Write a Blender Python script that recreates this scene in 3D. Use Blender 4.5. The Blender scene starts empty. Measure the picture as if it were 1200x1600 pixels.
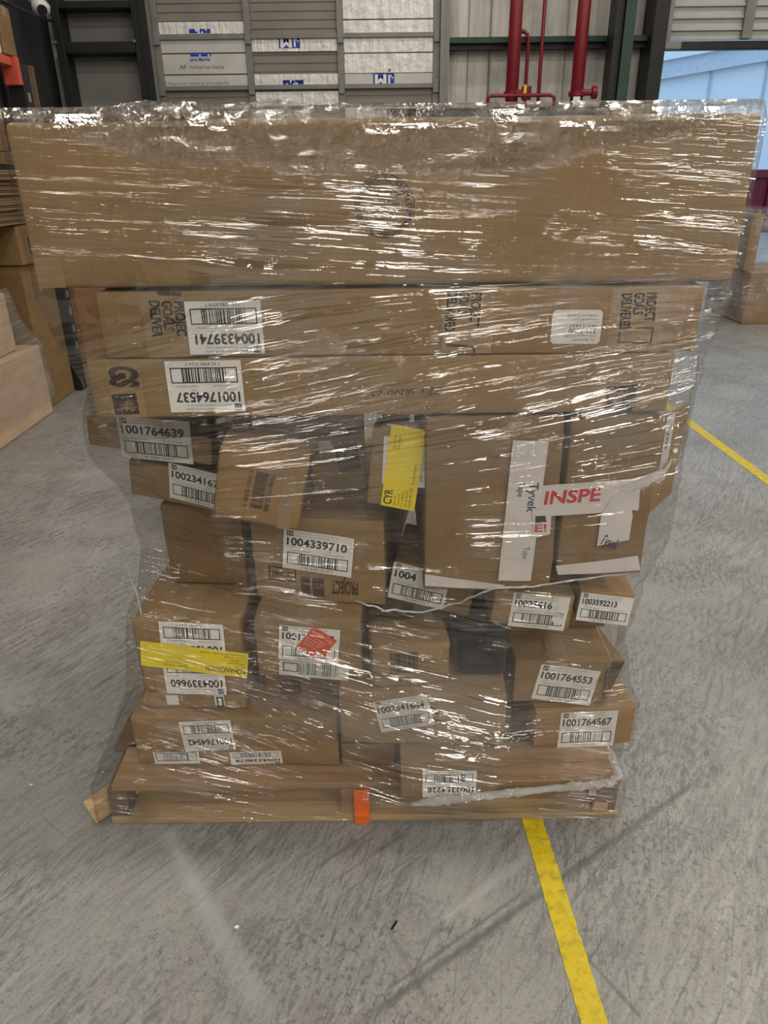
import bpy, bmesh, math, random
import numpy as np
from mathutils import Vector, Matrix, noise
random.seed(7)
rad = math.radians
SC = bpy.context.scene
COL = SC.collection

# ------------------------------------------------------------------ camera
F, CAM_H, PITCH, ROLL = 1120.0, 1.40, rad(25.0), rad(0.7)
fwd = Vector((0, math.cos(PITCH), -math.sin(PITCH)))
_u0 = Vector((0, math.sin(PITCH), math.cos(PITCH)))
_r0 = Vector((1, 0, 0))
right = _r0 * math.cos(ROLL) - _u0 * math.sin(ROLL)
up = _u0 * math.cos(ROLL) + _r0 * math.sin(ROLL)
CP = Vector((0, 0, CAM_H))
cam = bpy.data.objects.new('camera', bpy.data.cameras.new('camera'))
COL.objects.link(cam)
cam.data.sensor_fit = 'AUTO'
cam.data.sensor_width = 36.0
cam.data.lens = F / 1600.0 * 36.0
cam.data.clip_start = 0.02
m = Matrix.Identity(4)
for i in range(3):
    m[i][0], m[i][1], m[i][2], m[i][3] = right[i], up[i], -fwd[i], CP[i]
cam.matrix_world = m
SC.camera = cam

def ray(px, py):
    return fwd + right * ((px - 600) / F) + up * ((800 - py) / F)
def at(px, py, Y):
    d = ray(px, py); return CP + d * (Y / d.y)
def atz(px, py, z):
    d = ray(px, py); return CP + d * ((z - CAM_H) / d.z)

# ------------------------------------------------------------------ world, lamps, exposure
SC.view_settings.view_transform = 'Standard'
SC.view_settings.look = 'None'
SC.view_settings.exposure = -0.08
SC.view_settings.gamma = 1.0
SC.view_settings.use_curve_mapping = False
world = bpy.data.worlds.new('sky'); SC.world = world
world.use_nodes = True
bg = world.node_tree.nodes['Background']
bg.inputs[0].default_value = (0.50, 0.74, 1.0, 1); bg.inputs[1].default_value = 1.5

LAMP_COL = (1.0, 0.93, 0.82)
def ceiling_lamp(x, y, power, L=1.5, W=0.24, z=5.6):
    d = bpy.data.lights.new('ceiling_lamp', 'AREA'); d.shape = 'RECTANGLE'
    d.size = L; d.size_y = W; d.energy = power; d.color = LAMP_COL
    o = bpy.data.objects.new('ceiling_lamp', d); COL.objects.link(o)
    o.location = (x, y, z)
for x in (-2.6, 0.6, 3.8, 7.0):
    for y, p in ((-6.8, 125), (-4.2, 105), (-1.4, 42), (1.6, 62), (4.4, 46), (7.2, 42)):
        ceiling_lamp(x, y, p * (1.05 if x > -2 else 0.62))

# ------------------------------------------------------------------ materials
MATS = {}
class NT:
    def __init__(s, name):
        s.m = bpy.data.materials.new(name); s.m.use_nodes = True
        s.t = s.m.node_tree; s.n = s.t.nodes; s.l = s.t.links
        s.b = s.n.get('Principled BSDF'); s.out = s.n.get('Material Output')
    def new(s, typ, **kw):
        n = s.n.new(typ)
        for k, v in kw.items():
            if isinstance(k, str) and hasattr(n, k): setattr(n, k, v)
        return n
    def link(s, a, b): s.l.new(a, b)
    def coords(s, scale=(1, 1, 1), rot=(0, 0, 0), loc=(0, 0, 0)):
        tc = s.new('ShaderNodeTexCoord'); mp = s.new('ShaderNodeMapping')
        mp.inputs['Scale'].default_value = scale; mp.inputs['Rotation'].default_value = rot; mp.inputs['Location'].default_value = loc
        s.link(tc.outputs['Object'], mp.inputs[0]); return mp.outputs[0]
    def noise(s, vec, scale, detail=3, rough=0.55, dist=0.0):
        n = s.new('ShaderNodeTexNoise'); n.inputs['Scale'].default_value = scale
        n.inputs['Detail'].default_value = detail; n.inputs['Roughness'].default_value = rough; n.inputs['Distortion'].default_value = dist
        s.link(vec, n.inputs['Vector']); return n.outputs['Fac']
    def ramp(s, fac, stops):
        r = s.new('ShaderNodeValToRGB'); el = r.color_ramp.elements
        while len(el) < len(stops): el.new(0.5)
        for e, (p, c) in zip(el, stops):
            e.position = p; e.color = (c, c, c, 1) if not isinstance(c, (tuple, list)) else (*c, 1)
        s.link(fac, r.inputs[0]); return r.outputs[0]
    def mix(s, fac, a, b, mode='MIX'):
        n = s.new('ShaderNodeMix'); n.data_type = 'RGBA'; n.blend_type = mode
        for inp, v in ((n.inputs[0], fac), (n.inputs[6], a), (n.inputs[7], b)):
            if hasattr(v, 'links'): s.link(v, inp)
            elif isinstance(v, (tuple, list)): inp.default_value = (*v, 1)
            else: inp.default_value = v
        return n.outputs[2]
    def math(s, op, a, b=0.0, c=None):
        n = s.new('ShaderNodeMath'); n.operation = op
        for inp, v in zip(n.inputs, (a, b, c)):
            if v is None: continue
            if hasattr(v, 'links'): s.link(v, inp)
            else: inp.default_value = v
        return n.outputs[0]
    def bump(s, h, strength, dist=0.01):
        n = s.new('ShaderNodeBump'); n.inputs['Strength'].default_value = strength; n.inputs['Distance'].default_value = dist
        s.link(h, n.inputs['Height']); return n.outputs[0]

def plain(name, col, rough=0.6, metal=0.0, spec=0.4, var=0.10, scale=8.0, bump=0.0):
    """plain painted / printed surface with a little mottling"""
    t = NT(name)
    f = t.noise(t.coords(), scale, 4)
    lo = tuple(c * (1 - var) for c in col); hi = tuple(min(1, c * (1 + var)) for c in col)
    t.link(t.ramp(f, [(0.3, lo), (0.7, hi)]), t.b.inputs['Base Color'])
    t.b.inputs['Roughness'].default_value = rough; t.b.inputs['Metallic'].default_value = metal
    t.b.inputs['Specular IOR Level'].default_value = spec
    if bump: t.link(t.bump(t.noise(t.coords(), scale * 6, 3), bump), t.b.inputs['Normal'])
    MATS[name] = t.m; return t.m

def cardboard(name, col, rough=0.72):
    t = NT(name)
    c1 = t.noise(t.coords((3, 3, 6)), 2.2, 4)
    c2 = t.noise(t.coords((60, 60, 9)), 3.0, 2)
    base = t.ramp(c1, [(0.30, tuple(c * .86 for c in col)), (0.5, col), (0.72, tuple(c * 1.12 for c in col))])
    base = t.mix(0.22, base, t.ramp(c2, [(0.35, tuple(c * .75 for c in col)), (0.65, tuple(c * 1.15 for c in col))]))
    t.link(base, t.b.inputs['Base Color'])
    t.b.inputs['Roughness'].default_value = rough; t.b.inputs['Specular IOR Level'].default_value = 0.3
    h = t.math('ADD', t.noise(t.coords((1, 1, 1)), 9, 3), t.math('MULTIPLY', t.noise(t.coords((40, 40, 2)), 4, 1), 0.10))
    t.link(t.bump(h, 0.35, 0.012), t.b.inputs['Normal'])
    MATS[name] = t.m; return t.m

KRAFT = cardboard('kraft', (0.285, 0.183, 0.082))
KRAFT2 = cardboard('kraft_light', (0.302, 0.199, 0.095))
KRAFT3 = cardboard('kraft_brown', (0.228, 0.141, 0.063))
KRAFT4 = cardboard('kraft_orange', (0.335, 0.202, 0.077))
PALEKRAFT = cardboard('kraft_pale', (0.56, 0.40, 0.27))
FLUTE = plain('flute_board', (0.10, 0.065, 0.035), 0.9)
PAPER = plain('white_paper', (0.83, 0.825, 0.81), 0.5, var=0.03)
PAPER2 = plain('old_paper', (0.75, 0.745, 0.71), 0.55, var=0.05)
INK = plain('black_ink', (0.018, 0.018, 0.02), 0.6, var=0.2)
GREYINK = plain('grey_ink', (0.16, 0.16, 0.17), 0.6)
STAMP = plain('stamp_ink', (0.045, 0.027, 0.016), 0.7, var=0.3)
YELLOW = plain('yellow_sticker', (0.96, 0.78, 0.003), 0.45, var=0.04)
ORANGE = plain('orange_sticker', (0.74, 0.085, 0.02), 0.5, var=0.05)
CREAMINK = plain('cream_ink', (0.85, 0.70, 0.60), 0.6)
ORANGEP = plain('orange_plastic', (0.90, 0.16, 0.01), 0.35, var=0.1)
TAPE = plain('packing_tape', (0.325, 0.225, 0.122), 0.28, var=0.06, scale=20)
WTAPE = plain('white_tape', (0.66, 0.62, 0.60), 0.4, var=0.05, scale=20, bump=0.05)
NAVY = plain('navy_ink', (0.025, 0.04, 0.11), 0.5)
REDINK = plain('red_ink', (0.55, 0.02, 0.05), 0.5)
BLUEINK = plain('blue_ink', (0.015, 0.05, 0.42), 0.5)
BLACKBAG = plain('black_plastic', (0.008, 0.008, 0.012), 0.3, var=0.3, bump=0.3)
STEELDK = plain('black_steel', (0.012, 0.014, 0.014), 0.5, var=0.25)
GREEN = plain('green_steel', (0.022, 0.055, 0.042), 0.5, var=0.15)
REDPIPE = plain('red_pipe', (0.185, 0.010, 0.018), 0.4, var=0.1)
YPAINT = plain('yellow_band', (0.75, 0.50, 0.03), 0.5)
GREYMETAL = plain('grey_metal', (0.215, 0.207, 0.195), 0.45, 0.3, var=0.12)
TAUPE = plain('taupe_panel', (0.235, 0.215, 0.19), 0.5, 0.1, var=0.1, scale=3)
LINE = plain('dark_seam', (0.05, 0.048, 0.045), 0.7)
ROLLMETAL = plain('roller_panel', (0.42, 0.43, 0.42), 0.5, var=0.06)
GREYSHEET = plain('grey_sheet', (0.245, 0.24, 0.228), 0.6, var=0.12, scale=2)
DARKWALL = plain('dark_wall', (0.030, 0.031, 0.034), 0.7, var=0.2, scale=1.5)
WALLIN = plain('inner_wall', (0.20, 0.19, 0.18), 0.8)
ORANGEBEAM = plain('orange_beam', (0.60, 0.10, 0.055), 0.45)
REDBIN = plain('red_bin', (0.17, 0.004, 0.012), 0.5, var=0.12)
WHITEP = plain('white_plastic', (0.72, 0.71, 0.68), 0.4)
ASPHALT = plain('outside_ground', (0.30, 0.31, 0.33), 0.9)

def m_wood(name, col):
    t = NT(name)
    f = t.noise(t.coords((1.2, 14, 14)), 2.5, 5, 0.6, 1.2)
    g = t.noise(t.coords(), 5, 4)
    base = t.ramp(f, [(0.3, tuple(c * .62 for c in col)), (0.55, col), (0.75, tuple(c * 1.2 for c in col))])
    base = t.mix(t.ramp(g, [(0.56, 0.0), (0.75, 0.6)]), base, tuple(c * .3 for c in col))
    t.link(base, t.b.inputs['Base Color']); t.b.inputs['Roughness'].default_value = 0.75
    t.link(t.bump(f, 0.3, 0.004), t.b.inputs['Normal']); MATS[name] = t.m; return t.m
WOOD = m_wood('pallet_wood', (0.34, 0.215, 0.115))
WOODPALE = m_wood('fresh_wood', (0.50, 0.35, 0.19))
WOODDK = m_wood('worn_shaded_wood', (0.17, 0.11, 0.065))  # dark boards; also paints shade on the pallet's inner parts

def m_foil():
    t = NT('foil_facing')
    h = t.math('ADD', t.noise(t.coords((9, 1, 1.5)), 2.0, 4), t.math('MULTIPLY', t.noise(t.coords((1, 1, 1)), 14, 4), 0.6))
    t.link(t.ramp(h, [(0.45, (0.52, 0.52, 0.50)), (1.0, (0.85, 0.85, 0.82))]), t.b.inputs['Base Color'])
    t.b.inputs['Metallic'].default_value = 0.25; t.b.inputs['Roughness'].default_value = 0.42
    t.link(t.bump(h, 0.5, 0.03), t.b.inputs['Normal']); return t.m
FOIL = m_foil()
PRINTSHEET = plain('print_sheet', (0.55, 0.54, 0.51), 0.45, 0.1, var=0.1, scale=4)

def m_insul():
    t = NT('insulation_facing')
    a = t.noise(t.coords((2.6, 1, 0.25)), 2.6, 4); b = t.noise(t.coords(), 1.7, 5)
    c = t.mix(t.ramp(b, [(0.5, 0.0), (0.75, 0.55)]), t.ramp(a, [(0.3, (0.40, 0.385, 0.36)), (0.6, (0.66, 0.645, 0.60))]), (0.20, 0.185, 0.165))
    t.link(c, t.b.inputs['Base Color']); t.b.inputs['Roughness'].default_value = 0.55
    t.link(t.bump(a, 0.6, 0.1), t.b.inputs['Normal']); return t.m
INSUL = m_insul()

def m_floor():
    t = NT('concrete')
    tc = t.new('ShaderNodeTexCoord'); P = tc.outputs['Object']
    big = t.noise(t.coords(), 0.9, 5, 0.6)
    mid = t.noise(t.coords(), 5.5, 6, 0.65)
    base = t.ramp(big, [(0.32, (0.195, 0.194, 0.184)), (0.55, (0.25, 0.248, 0.237)), (0.72, (0.345, 0.343, 0.33))])
    base = t.mix(t.ramp(mid, [(0.40, 0.0), (0.70, 0.40)]), base, (0.36, 0.36, 0.35))
    warm = t.noise(t.coords(loc=(7, 3, 0)), 2.0, 4)
    base = t.mix(t.ramp(warm, [(0.55, 0.0), (0.75, 0.35)]), base, (0.185, 0.150, 0.146))
    # directional scuffing: long thin dark scratches in several directions inside worn patches
    def scuffs(angle, sx, sy, seed, lo, hi, patch, plo, phi, amt, col):
        nonlocal base
        rt = t.coords((1, 1, 1), (0, 0, angle)); m2 = t.new('ShaderNodeMapping'); m2.inputs['Scale'].default_value = (sx, sy, 1); m2.inputs['Location'].default_value = (seed, seed * .7, 0); t.link(rt, m2.inputs[0])
        s = t.noise(m2.outputs[0], 1.0, 5, 0.7, 0.12)
        p = t.noise(t.coords(loc=(seed * 3, seed, 0)), patch, 4, 0.6)
        k = t.math('MULTIPLY', t.ramp(s, [(lo, 0.0), (hi, 1.0)]), t.ramp(p, [(plo, 0.0), (phi, amt)]))
        base = t.mix(k, base, col)
    scuffs(rad(-58), 8, 62, 1.3, 0.47, 0.62, 1.7, 0.42, 0.60, 0.70, (0.053, 0.053, 0.048))
    scuffs(rad(-72), 14, 130, 5.1, 0.48, 0.62, 2.6, 0.44, 0.60, 0.75, (0.062, 0.062, 0.056))
    scuffs(rad(-40), 5, 80, 9.7, 0.50, 0.66, 1.3, 0.46, 0.62, 0.85, (0.068, 0.062, 0.059))
    scuffs(rad(60), 3, 90, 3.4, 0.58, 0.70, 1.2, 0.48, 0.64, 0.7, (0.062, 0.062, 0.059))
    scuffs(rad(-65), 24, 60, 12.4, 0.47, 0.62, 3.2, 0.47, 0.62, 0.9, (0.074, 0.074, 0.071))
    scuffs(rad(-50), 6, 60, 17.0, 0.50, 0.66, 1.5, 0.45, 0.65, 0.7, (0.42, 0.42, 0.41))
    scuffs(rad(-63), 1.6, 150, 21.0, 0.60, 0.66, 1.1, 0.40, 0.58, 0.9, (0.050, 0.050, 0.046))
    scuffs(rad(-48), 1.3, 130, 27.0, 0.61, 0.66, 1.0, 0.42, 0.60, 0.8, (0.055, 0.055, 0.05))
    scuffs(rad(-80), 1.8, 170, 33.0, 0.61, 0.67, 1.4, 0.42, 0.60, 0.8, (0.055, 0.053, 0.05))
    scuffs(rad(38), 1.2, 140, 39.0, 0.62, 0.67, 1.0, 0.44, 0.62, 0.75, (0.055, 0.053, 0.05))
    dots = t.ramp(t.noise(t.coords((1, 1, 1), (0, 0, rad(-60))), 62, 5, 0.78), [(0.53, 0.0), (0.60, 1.0)])
    base = t.mix(t.math('MULTIPLY', dots, t.ramp(t.noise(t.coords(loc=(4, 9, 0)), 1.6, 5, 0.65), [(0.40, 0.04), (0.60, 0.9)])), base, (0.065, 0.065, 0.06))
    grain = t.noise(t.coords((1, 1, 1)), 160, 3, 0.7)
    base = t.mix(0.22, base, t.ramp(grain, [(0.3, (0.08, 0.08, 0.077)), (0.7, (0.45, 0.445, 0.43))]))
    # tyre marks and one pale worn streak, at their own places on the slab
    sep = t.new('ShaderNodeSeparateXYZ'); t.link(P, sep.inputs[0])
    def streak(a, b, wid, amt, col):
        nonlocal base
        dx, dy = b[0] - a[0], b[1] - a[1]; L = math.hypot(dx, dy); nx, ny = -dy / L, dx / L
        d = t.math('ABSOLUTE', t.math('ADD', t.math('ADD', t.math('MULTIPLY', sep.outputs[0], nx), t.math('MULTIPLY', sep.outputs[1], ny)), -(a[0] * nx + a[1] * ny)))
        d = t.math('ADD', d, t.math('MULTIPLY', t.math('SUBTRACT', mid, 0.5), wid * 1.6))
        al = t.math('ADD', t.math('ADD', t.math('MULTIPLY', sep.outputs[0], dx / L), t.math('MULTIPLY', sep.outputs[1], dy / L)), -(a[0] * dx + a[1] * dy) / L)
        inside = t.math('MULTIPLY', t.ramp(t.math('DIVIDE', al, L), [(0.0, 0.0), (0.06, 1.0), (0.9, 1.0), (1.0, 0.0)]), t.ramp(t.math('DIVIDE', d, wid), [(0.25, 1.0), (1.0, 0.0)]))
        base = t.mix(t.math('MULTIPLY', inside, t.math('MULTIPLY', t.ramp(mid, [(0.3, 0.4), (0.6, 1.0)]), amt)), base, col)
    def ln(p, q, *r): streak(atz(*p, 0)[:2], atz(*q, 0)[:2], *r)
    ln((560, 1600), (1110, 1205), 0.012, 0.75, (0.075, 0.075, 0.07))
    ln((600, 1550), (830, 1385), 0.006, 0.6, (0.075, 0.075, 0.07))
    ln((255, 1290), (420, 1600), 0.03, 0.6, (0.36, 0.37, 0.38))
    ln((690, 1440), (835, 1330), 0.016, 0.5, (0.36, 0.36, 0.355))
    ln((850, 1420), (1010, 1600), 0.006, 0.6, (0.085, 0.08, 0.075))
    ln((600, 1440), (690, 1600), 0.008, 0.4, (0.085, 0.08, 0.075))
    ln((1010, 1430), (930, 1590), 0.008, 0.4, (0.10, 0.095, 0.09))
    t.link(base, t.b.inputs['Base Color'])
    t.link(t.ramp(mid, [(0.3, 0.30), (0.7, 0.48)]), t.b.inputs['Roughness'])
    t.b.inputs['Specular IOR Level'].default_value = 0.45
    t.link(t.bump(t.math('ADD', mid, t.math('MULTIPLY', grain, 0.25)), 0.14, 0.01), t.b.inputs['Normal'])
    return t.m
CONCRETE = m_floor()

def m_linepaint():
    t = NT('floor_line_yellow')
    a = t.noise(t.coords(), 38, 5, 0.7); b = t.noise(t.coords((9, 30, 1), (0, 0, rad(25))), 2.0, 4, 0.7)
    c = t.ramp(a, [(0.30, (0.32, 0.235, 0.012)), (0.52, (0.54, 0.41, 0.008)), (0.8, (0.62, 0.49, 0.015))])
    c = t.mix(t.ramp(b, [(0.60, 0.0), (0.70, 0.8)]), c, (0.20, 0.155, 0.06))
    t.link(c, t.b.inputs['Base Color']); t.b.inputs['Roughness'].default_value = 0.45; return t.m
LINEPAINT = m_linepaint()

def m_film(name, gloss=0.12, milk=0.018, bumpk=1.0, crumple=0.0):
    """clear stretch film: lets light straight through, with a wrinkled glossy skin"""
    t = NT(name)
    t.n.remove(t.b)
    tc = t.new('ShaderNodeTexCoord'); sep = t.new('ShaderNodeSeparateXYZ'); t.link(tc.outputs['Object'], sep.inputs[0])
    x, y, z = sep.outputs
    # the lay of the film changes with height: nearly level on top, rising to the right below it, steep near the pallet
    zz = t.math('DIVIDE', z, 1.6)
    s = t.ramp(zz, [(0.0, 0.78), (0.22, 0.86), (0.36, 0.72), (0.52, 0.38), (0.66, 0.22), (0.735, 0.30), (0.80, 0.62), (1.0, 0.55)])
    slope = t.math('MULTIPLY', t.math('SUBTRACT', s, 0.5), 0.72)
    zs = t.math('ADD', z, t.math('MULTIPLY', x, slope))
    cmb = t.new('ShaderNodeCombineXYZ'); t.link(x, cmb.inputs[0]); t.link(y, cmb.inputs[1]); t.link(zs, cmb.inputs[2])
    def nz(scale, sc, detail=2, dist=0.0, rough=0.5, off=0.0):
        mp = t.new('ShaderNodeMapping'); mp.inputs['Scale'].default_value = sc; mp.inputs['Location'].default_value = (off, off, off)
        t.link(cmb.outputs[0], mp.inputs[0]); return t.noise(mp.outputs[0], scale, detail, rough, dist)
    n1 = nz(1.0, (2.3, 2.3, 60), 2, 0.5)
    n2 = nz(1.0, (6, 6, 190), 2, 0.35, off=3.1)
    n3 = nz(1.0, (1.2, 1.2, 16), 2, 0.3, off=8.0)
    cr = t.noise(tc.outputs['Object'], 42, 4, 0.6, 1.5)
    cr = t.math('ADD', cr, t.math('MULTIPLY', t.noise(tc.outputs['Object'], 115, 2, 0.6, 1.0), 0.38))
    # crumpled where it bunches at the top rim and in loose patches
    zc = t.math('SUBTRACT', t.math('ADD', z, t.math('MULTIPLY', t.math('SUBTRACT', t.noise(tc.outputs['Object'], 6.0, 2), 0.5), 0.05)), t.math('ADD', 1.395, t.math('MULTIPLY', t.math('MULTIPLY', x, x), 0.27)))
    rim = t.ramp(t.math('MULTIPLY', zc, 20.0), [(0.0, 0.0), (0.35, 1.0)])
    patch = t.ramp(t.noise(tc.outputs['Object'], 5.0, 3), [(0.60, 0.0), (0.72, 0.55)])
    ck = t.math('MAXIMUM', t.math('MAXIMUM', rim, patch), crumple)
    h = t.math('ADD', t.math('ADD', t.math('MULTIPLY', n1, 0.011), t.math('MULTIPLY', n2, 0.0034)), t.math('MULTIPLY', n3, 0.030))
    h = t.math('ADD', t.math('SUBTRACT', h, 0.0222), t.math('MULTIPLY', t.math('MULTIPLY', t.math('SUBTRACT', cr, 0.69), ck), 0.022))
    h = t.math('MULTIPLY', h, t.ramp(zz, [(0.0, 0.70), (0.35, 0.60), (0.6, 0.52), (0.78, 0.5), (1.0, 0.5)]))
    clus = t.noise(tc.outputs['Object'], 4.5, 3, 0.6, 0.5)
    h = t.math('MULTIPLY', h, t.math('MULTIPLY', t.math('MAXIMUM', t.ramp(clus, [(0.38, 0.40), (0.58, 1.0)]), t.math('MULTIPLY', rim, 0.9)), 2.5))
    bmp = t.new('ShaderNodeBump'); bmp.inputs['Strength'].default_value = 1.0; bmp.inputs['Distance'].default_value = bumpk
    t.link(h, bmp.inputs['Height'])
    gl = t.new('ShaderNodeBsdfGlossy'); gl.inputs['Roughness'].default_value = 0.07; gl.inputs['Color'].default_value = (1, 1, 1, 1)
    t.link(bmp.outputs[0], gl.inputs['Normal'])
    tr = t.new('ShaderNodeBsdfTransparent'); tr.inputs[0].default_value = (0.90, 0.895, 0.885, 1)
    df = t.new('ShaderNodeBsdfDiffuse'); df.inputs[0].default_value = (0.86, 0.85, 0.84, 1)
    tl = t.new('ShaderNodeBsdfTranslucent'); tl.inputs[0].default_value = (0.72, 0.70, 0.69, 1)
    ad = t.new('ShaderNodeMixShader'); ad.inputs[0].default_value = 0.5; t.link(df.outputs[0], ad.inputs[1]); t.link(tl.outputs[0], ad.inputs[2])
    m1 = t.new('ShaderNodeMixShader')
    mk = t.math('ADD', t.math('MULTIPLY', t.ramp(nz(1.0, (1.5, 1.5, 22), 3, off=5.0), [(0.45, 0.0), (0.75, 1.0)]), milk), milk * 0.4)
    t.link(mk, m1.inputs[0]); t.link(tr.outputs[0], m1.inputs[1]); t.link(ad.outputs[0], m1.inputs[2])
    lw = t.new('ShaderNodeLayerWeight'); lw.inputs[0].default_value = 0.25
    cl = t.ramp(clus, [(0.38, 0.26), (0.64, 1.7)])
    def blob(cx, cz, rx, rz, k):
        ax = t.math('MULTIPLY', t.math('SUBTRACT', x, cx), 1 / rx); az = t.math('MULTIPLY', t.math('SUBTRACT', zs, cz), 1 / rz)
        return t.math('MULTIPLY', t.math('EXPONENT', t.math('MULTIPLY', t.math('ADD', t.math('MULTIPLY', ax, ax), t.math('MULTIPLY', az, az)), -1.0)), k)
    glint_boost = t.math('ADD', t.math('ADD', blob(.16, .40, .24, .11, 1.9), blob(-.12, .30, .30, .07, 1.5)), t.math('ADD', blob(.06, 1.27, .12, .20, 0.9), t.math('ADD', blob(-.25, 1.27, .18, .10, .9), blob(-.02, .93, .45, .10, 1.0))))  # gloss raised in chosen spots to place the bright glint clusters
    cl = t.math('ADD', cl, glint_boost)
    fac = t.math('MINIMUM', t.math('ADD', t.math('MULTIPLY', t.math('ADD', cl, t.math('MULTIPLY', rim, 1.6)), gloss), t.math('MULTIPLY', t.math('POWER', lw.outputs['Facing'], 4.0), 0.35)), 0.6)
    m2 = t.new('ShaderNodeMixShader'); t.link(fac, m2.inputs[0]); t.link(m1.outputs[0], m2.inputs[1]); t.link(gl.outputs[0], m2.inputs[2])
    t.link(m2.outputs[0], t.out.inputs[0]); return t.m
FILM = m_film('stretch_film')
FILMROPE = m_film('film_rope', 0.30, 0.95, 1.0, 1.0)
FILM2 = m_film('stretch_film_pale', 0.07, 0.22)

# ------------------------------------------------------------------ helpers
def tag(o, label, cat, group=None):
    o['label'] = label; o['category'] = cat
    if group: o['group'] = group
    return o
def empty(name, mat4=None, loc=None):
    o = bpy.data.objects.new(name, None); COL.objects.link(o); o.empty_display_size = 0.05
    if mat4 is not None: o.matrix_world = mat4
    if loc is not None: o.location = loc
    return o
def mesh_obj(name, verts, faces, mats, idx=None, parent=None, smooth=False):
    me = bpy.data.meshes.new(name); me.from_pydata([tuple(v) for v in verts], [], faces)
    for mt in (mats if isinstance(mats, (list, tuple)) else [mats]): me.materials.append(mt)
    if idx is not None: me.polygons.foreach_set('material_index', idx)
    if smooth: me.polygons.foreach_set('use_smooth', [True] * len(me.polygons))
    me.update()
    o = bpy.data.objects.new(name, me); COL.objects.link(o)
    if parent is not None: o.parent = parent
    return o
class MB:
    """collects boxes, tubes and lathes into one mesh"""
    def __init__(s): s.v = []; s.f = []; s.i = []
    def add(s, v, f, mi=0):
        k = len(s.v); s.v += [Vector(p) for p in v]; s.f += [tuple(a + k for a in q) for q in f]; s.i += [mi] * len(f); return s
    def box(s, a, b, mi=0, bev=0.0):
        a = Vector(a); b = Vector(b)
        lo = Vector(map(min, a, b)); hi = Vector(map(max, a, b))
        if bev:
            bm = bmesh.new(); bmesh.ops.create_cube(bm, size=1)
            for v in bm.verts: v.co = Vector(((lo[i] + hi[i]) / 2 + v.co[i] * (hi[i] - lo[i])) for i in range(3))
            bmesh.ops.bevel(bm, geom=bm.edges[:], offset=bev, segments=2, affect='EDGES', profile=0.5)
            bm.verts.index_update()
            s.add([v.co.copy() for v in bm.verts], [[v.index for v in f.verts] for f in bm.faces], mi); bm.free(); return s
        c = [(x, y, z) for z in (lo.z, hi.z) for y in (lo.y, hi.y) for x in (lo.x, hi.x)]
        return s.add(c, [(0, 2, 3, 1), (4, 5, 7, 6), (0, 1, 5, 4), (2, 6, 7, 3), (0, 4, 6, 2), (1, 3, 7, 5)], mi)
    def tube(s, pts, r, n=12, mi=0, cap=True):
        pts = [Vector(p) for p in pts]; rings = []
        rr = r if isinstance(r, (list, tuple)) else [r] * len(pts)
        for i, p in enumerate(pts):
            d = (pts[min(i + 1, len(pts) - 1)] - pts[max(i - 1, 0)]).normalized()
            a = d.orthogonal() if i == 0 else (prev - d * prev.dot(d))
            a.normalize(); prev = a; b = d.cross(a)
            rings.append([p + (a * math.cos(2 * math.pi * k / n) + b * math.sin(2 * math.pi * k / n)) * rr[i] for k in range(n)])
        v = [q for rg in rings for q in rg]; f = []
        for i in range(len(pts) - 1):
            for k in range(n): f.append((i * n + k, i * n + (k + 1) % n, (i + 1) * n + (k + 1) % n, (i + 1) * n + k))
        if cap: f.append(tuple(range(n))[::-1]); f.append(tuple((len(pts) - 1) * n + k for k in range(n)))
        return s.add(v, f, mi)
    def obj(s, name, mats, parent=None, smooth=False):
        return mesh_obj(name, s.v, s.f, mats, s.i, parent, smooth)

# lettering: glyph outlines of the built-in font, filled, cached per string
_tx = {}
def text2d(body, res=3, bold=0.0):
    key = (body, res, bold)
    if key in _tx: return _tx[key]
    cu = bpy.data.curves.new('glyphs', 'FONT'); cu.body = body; cu.size = 1.0; cu.resolution_u = res; cu.offset = bold
    o = bpy.data.objects.new('glyphs', cu); COL.objects.link(o)
    dg = bpy.context.evaluated_depsgraph_get(); me = o.evaluated_get(dg).to_mesh()
    v = [(p.co.x, p.co.y) for p in me.vertices]; f = [tuple(p.vertices) for p in me.polygons]
    o.evaluated_get(dg).to_mesh_clear(); bpy.data.objects.remove(o); bpy.data.curves.remove(cu)
    _tx[key] = (v, f); return v, f

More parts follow.
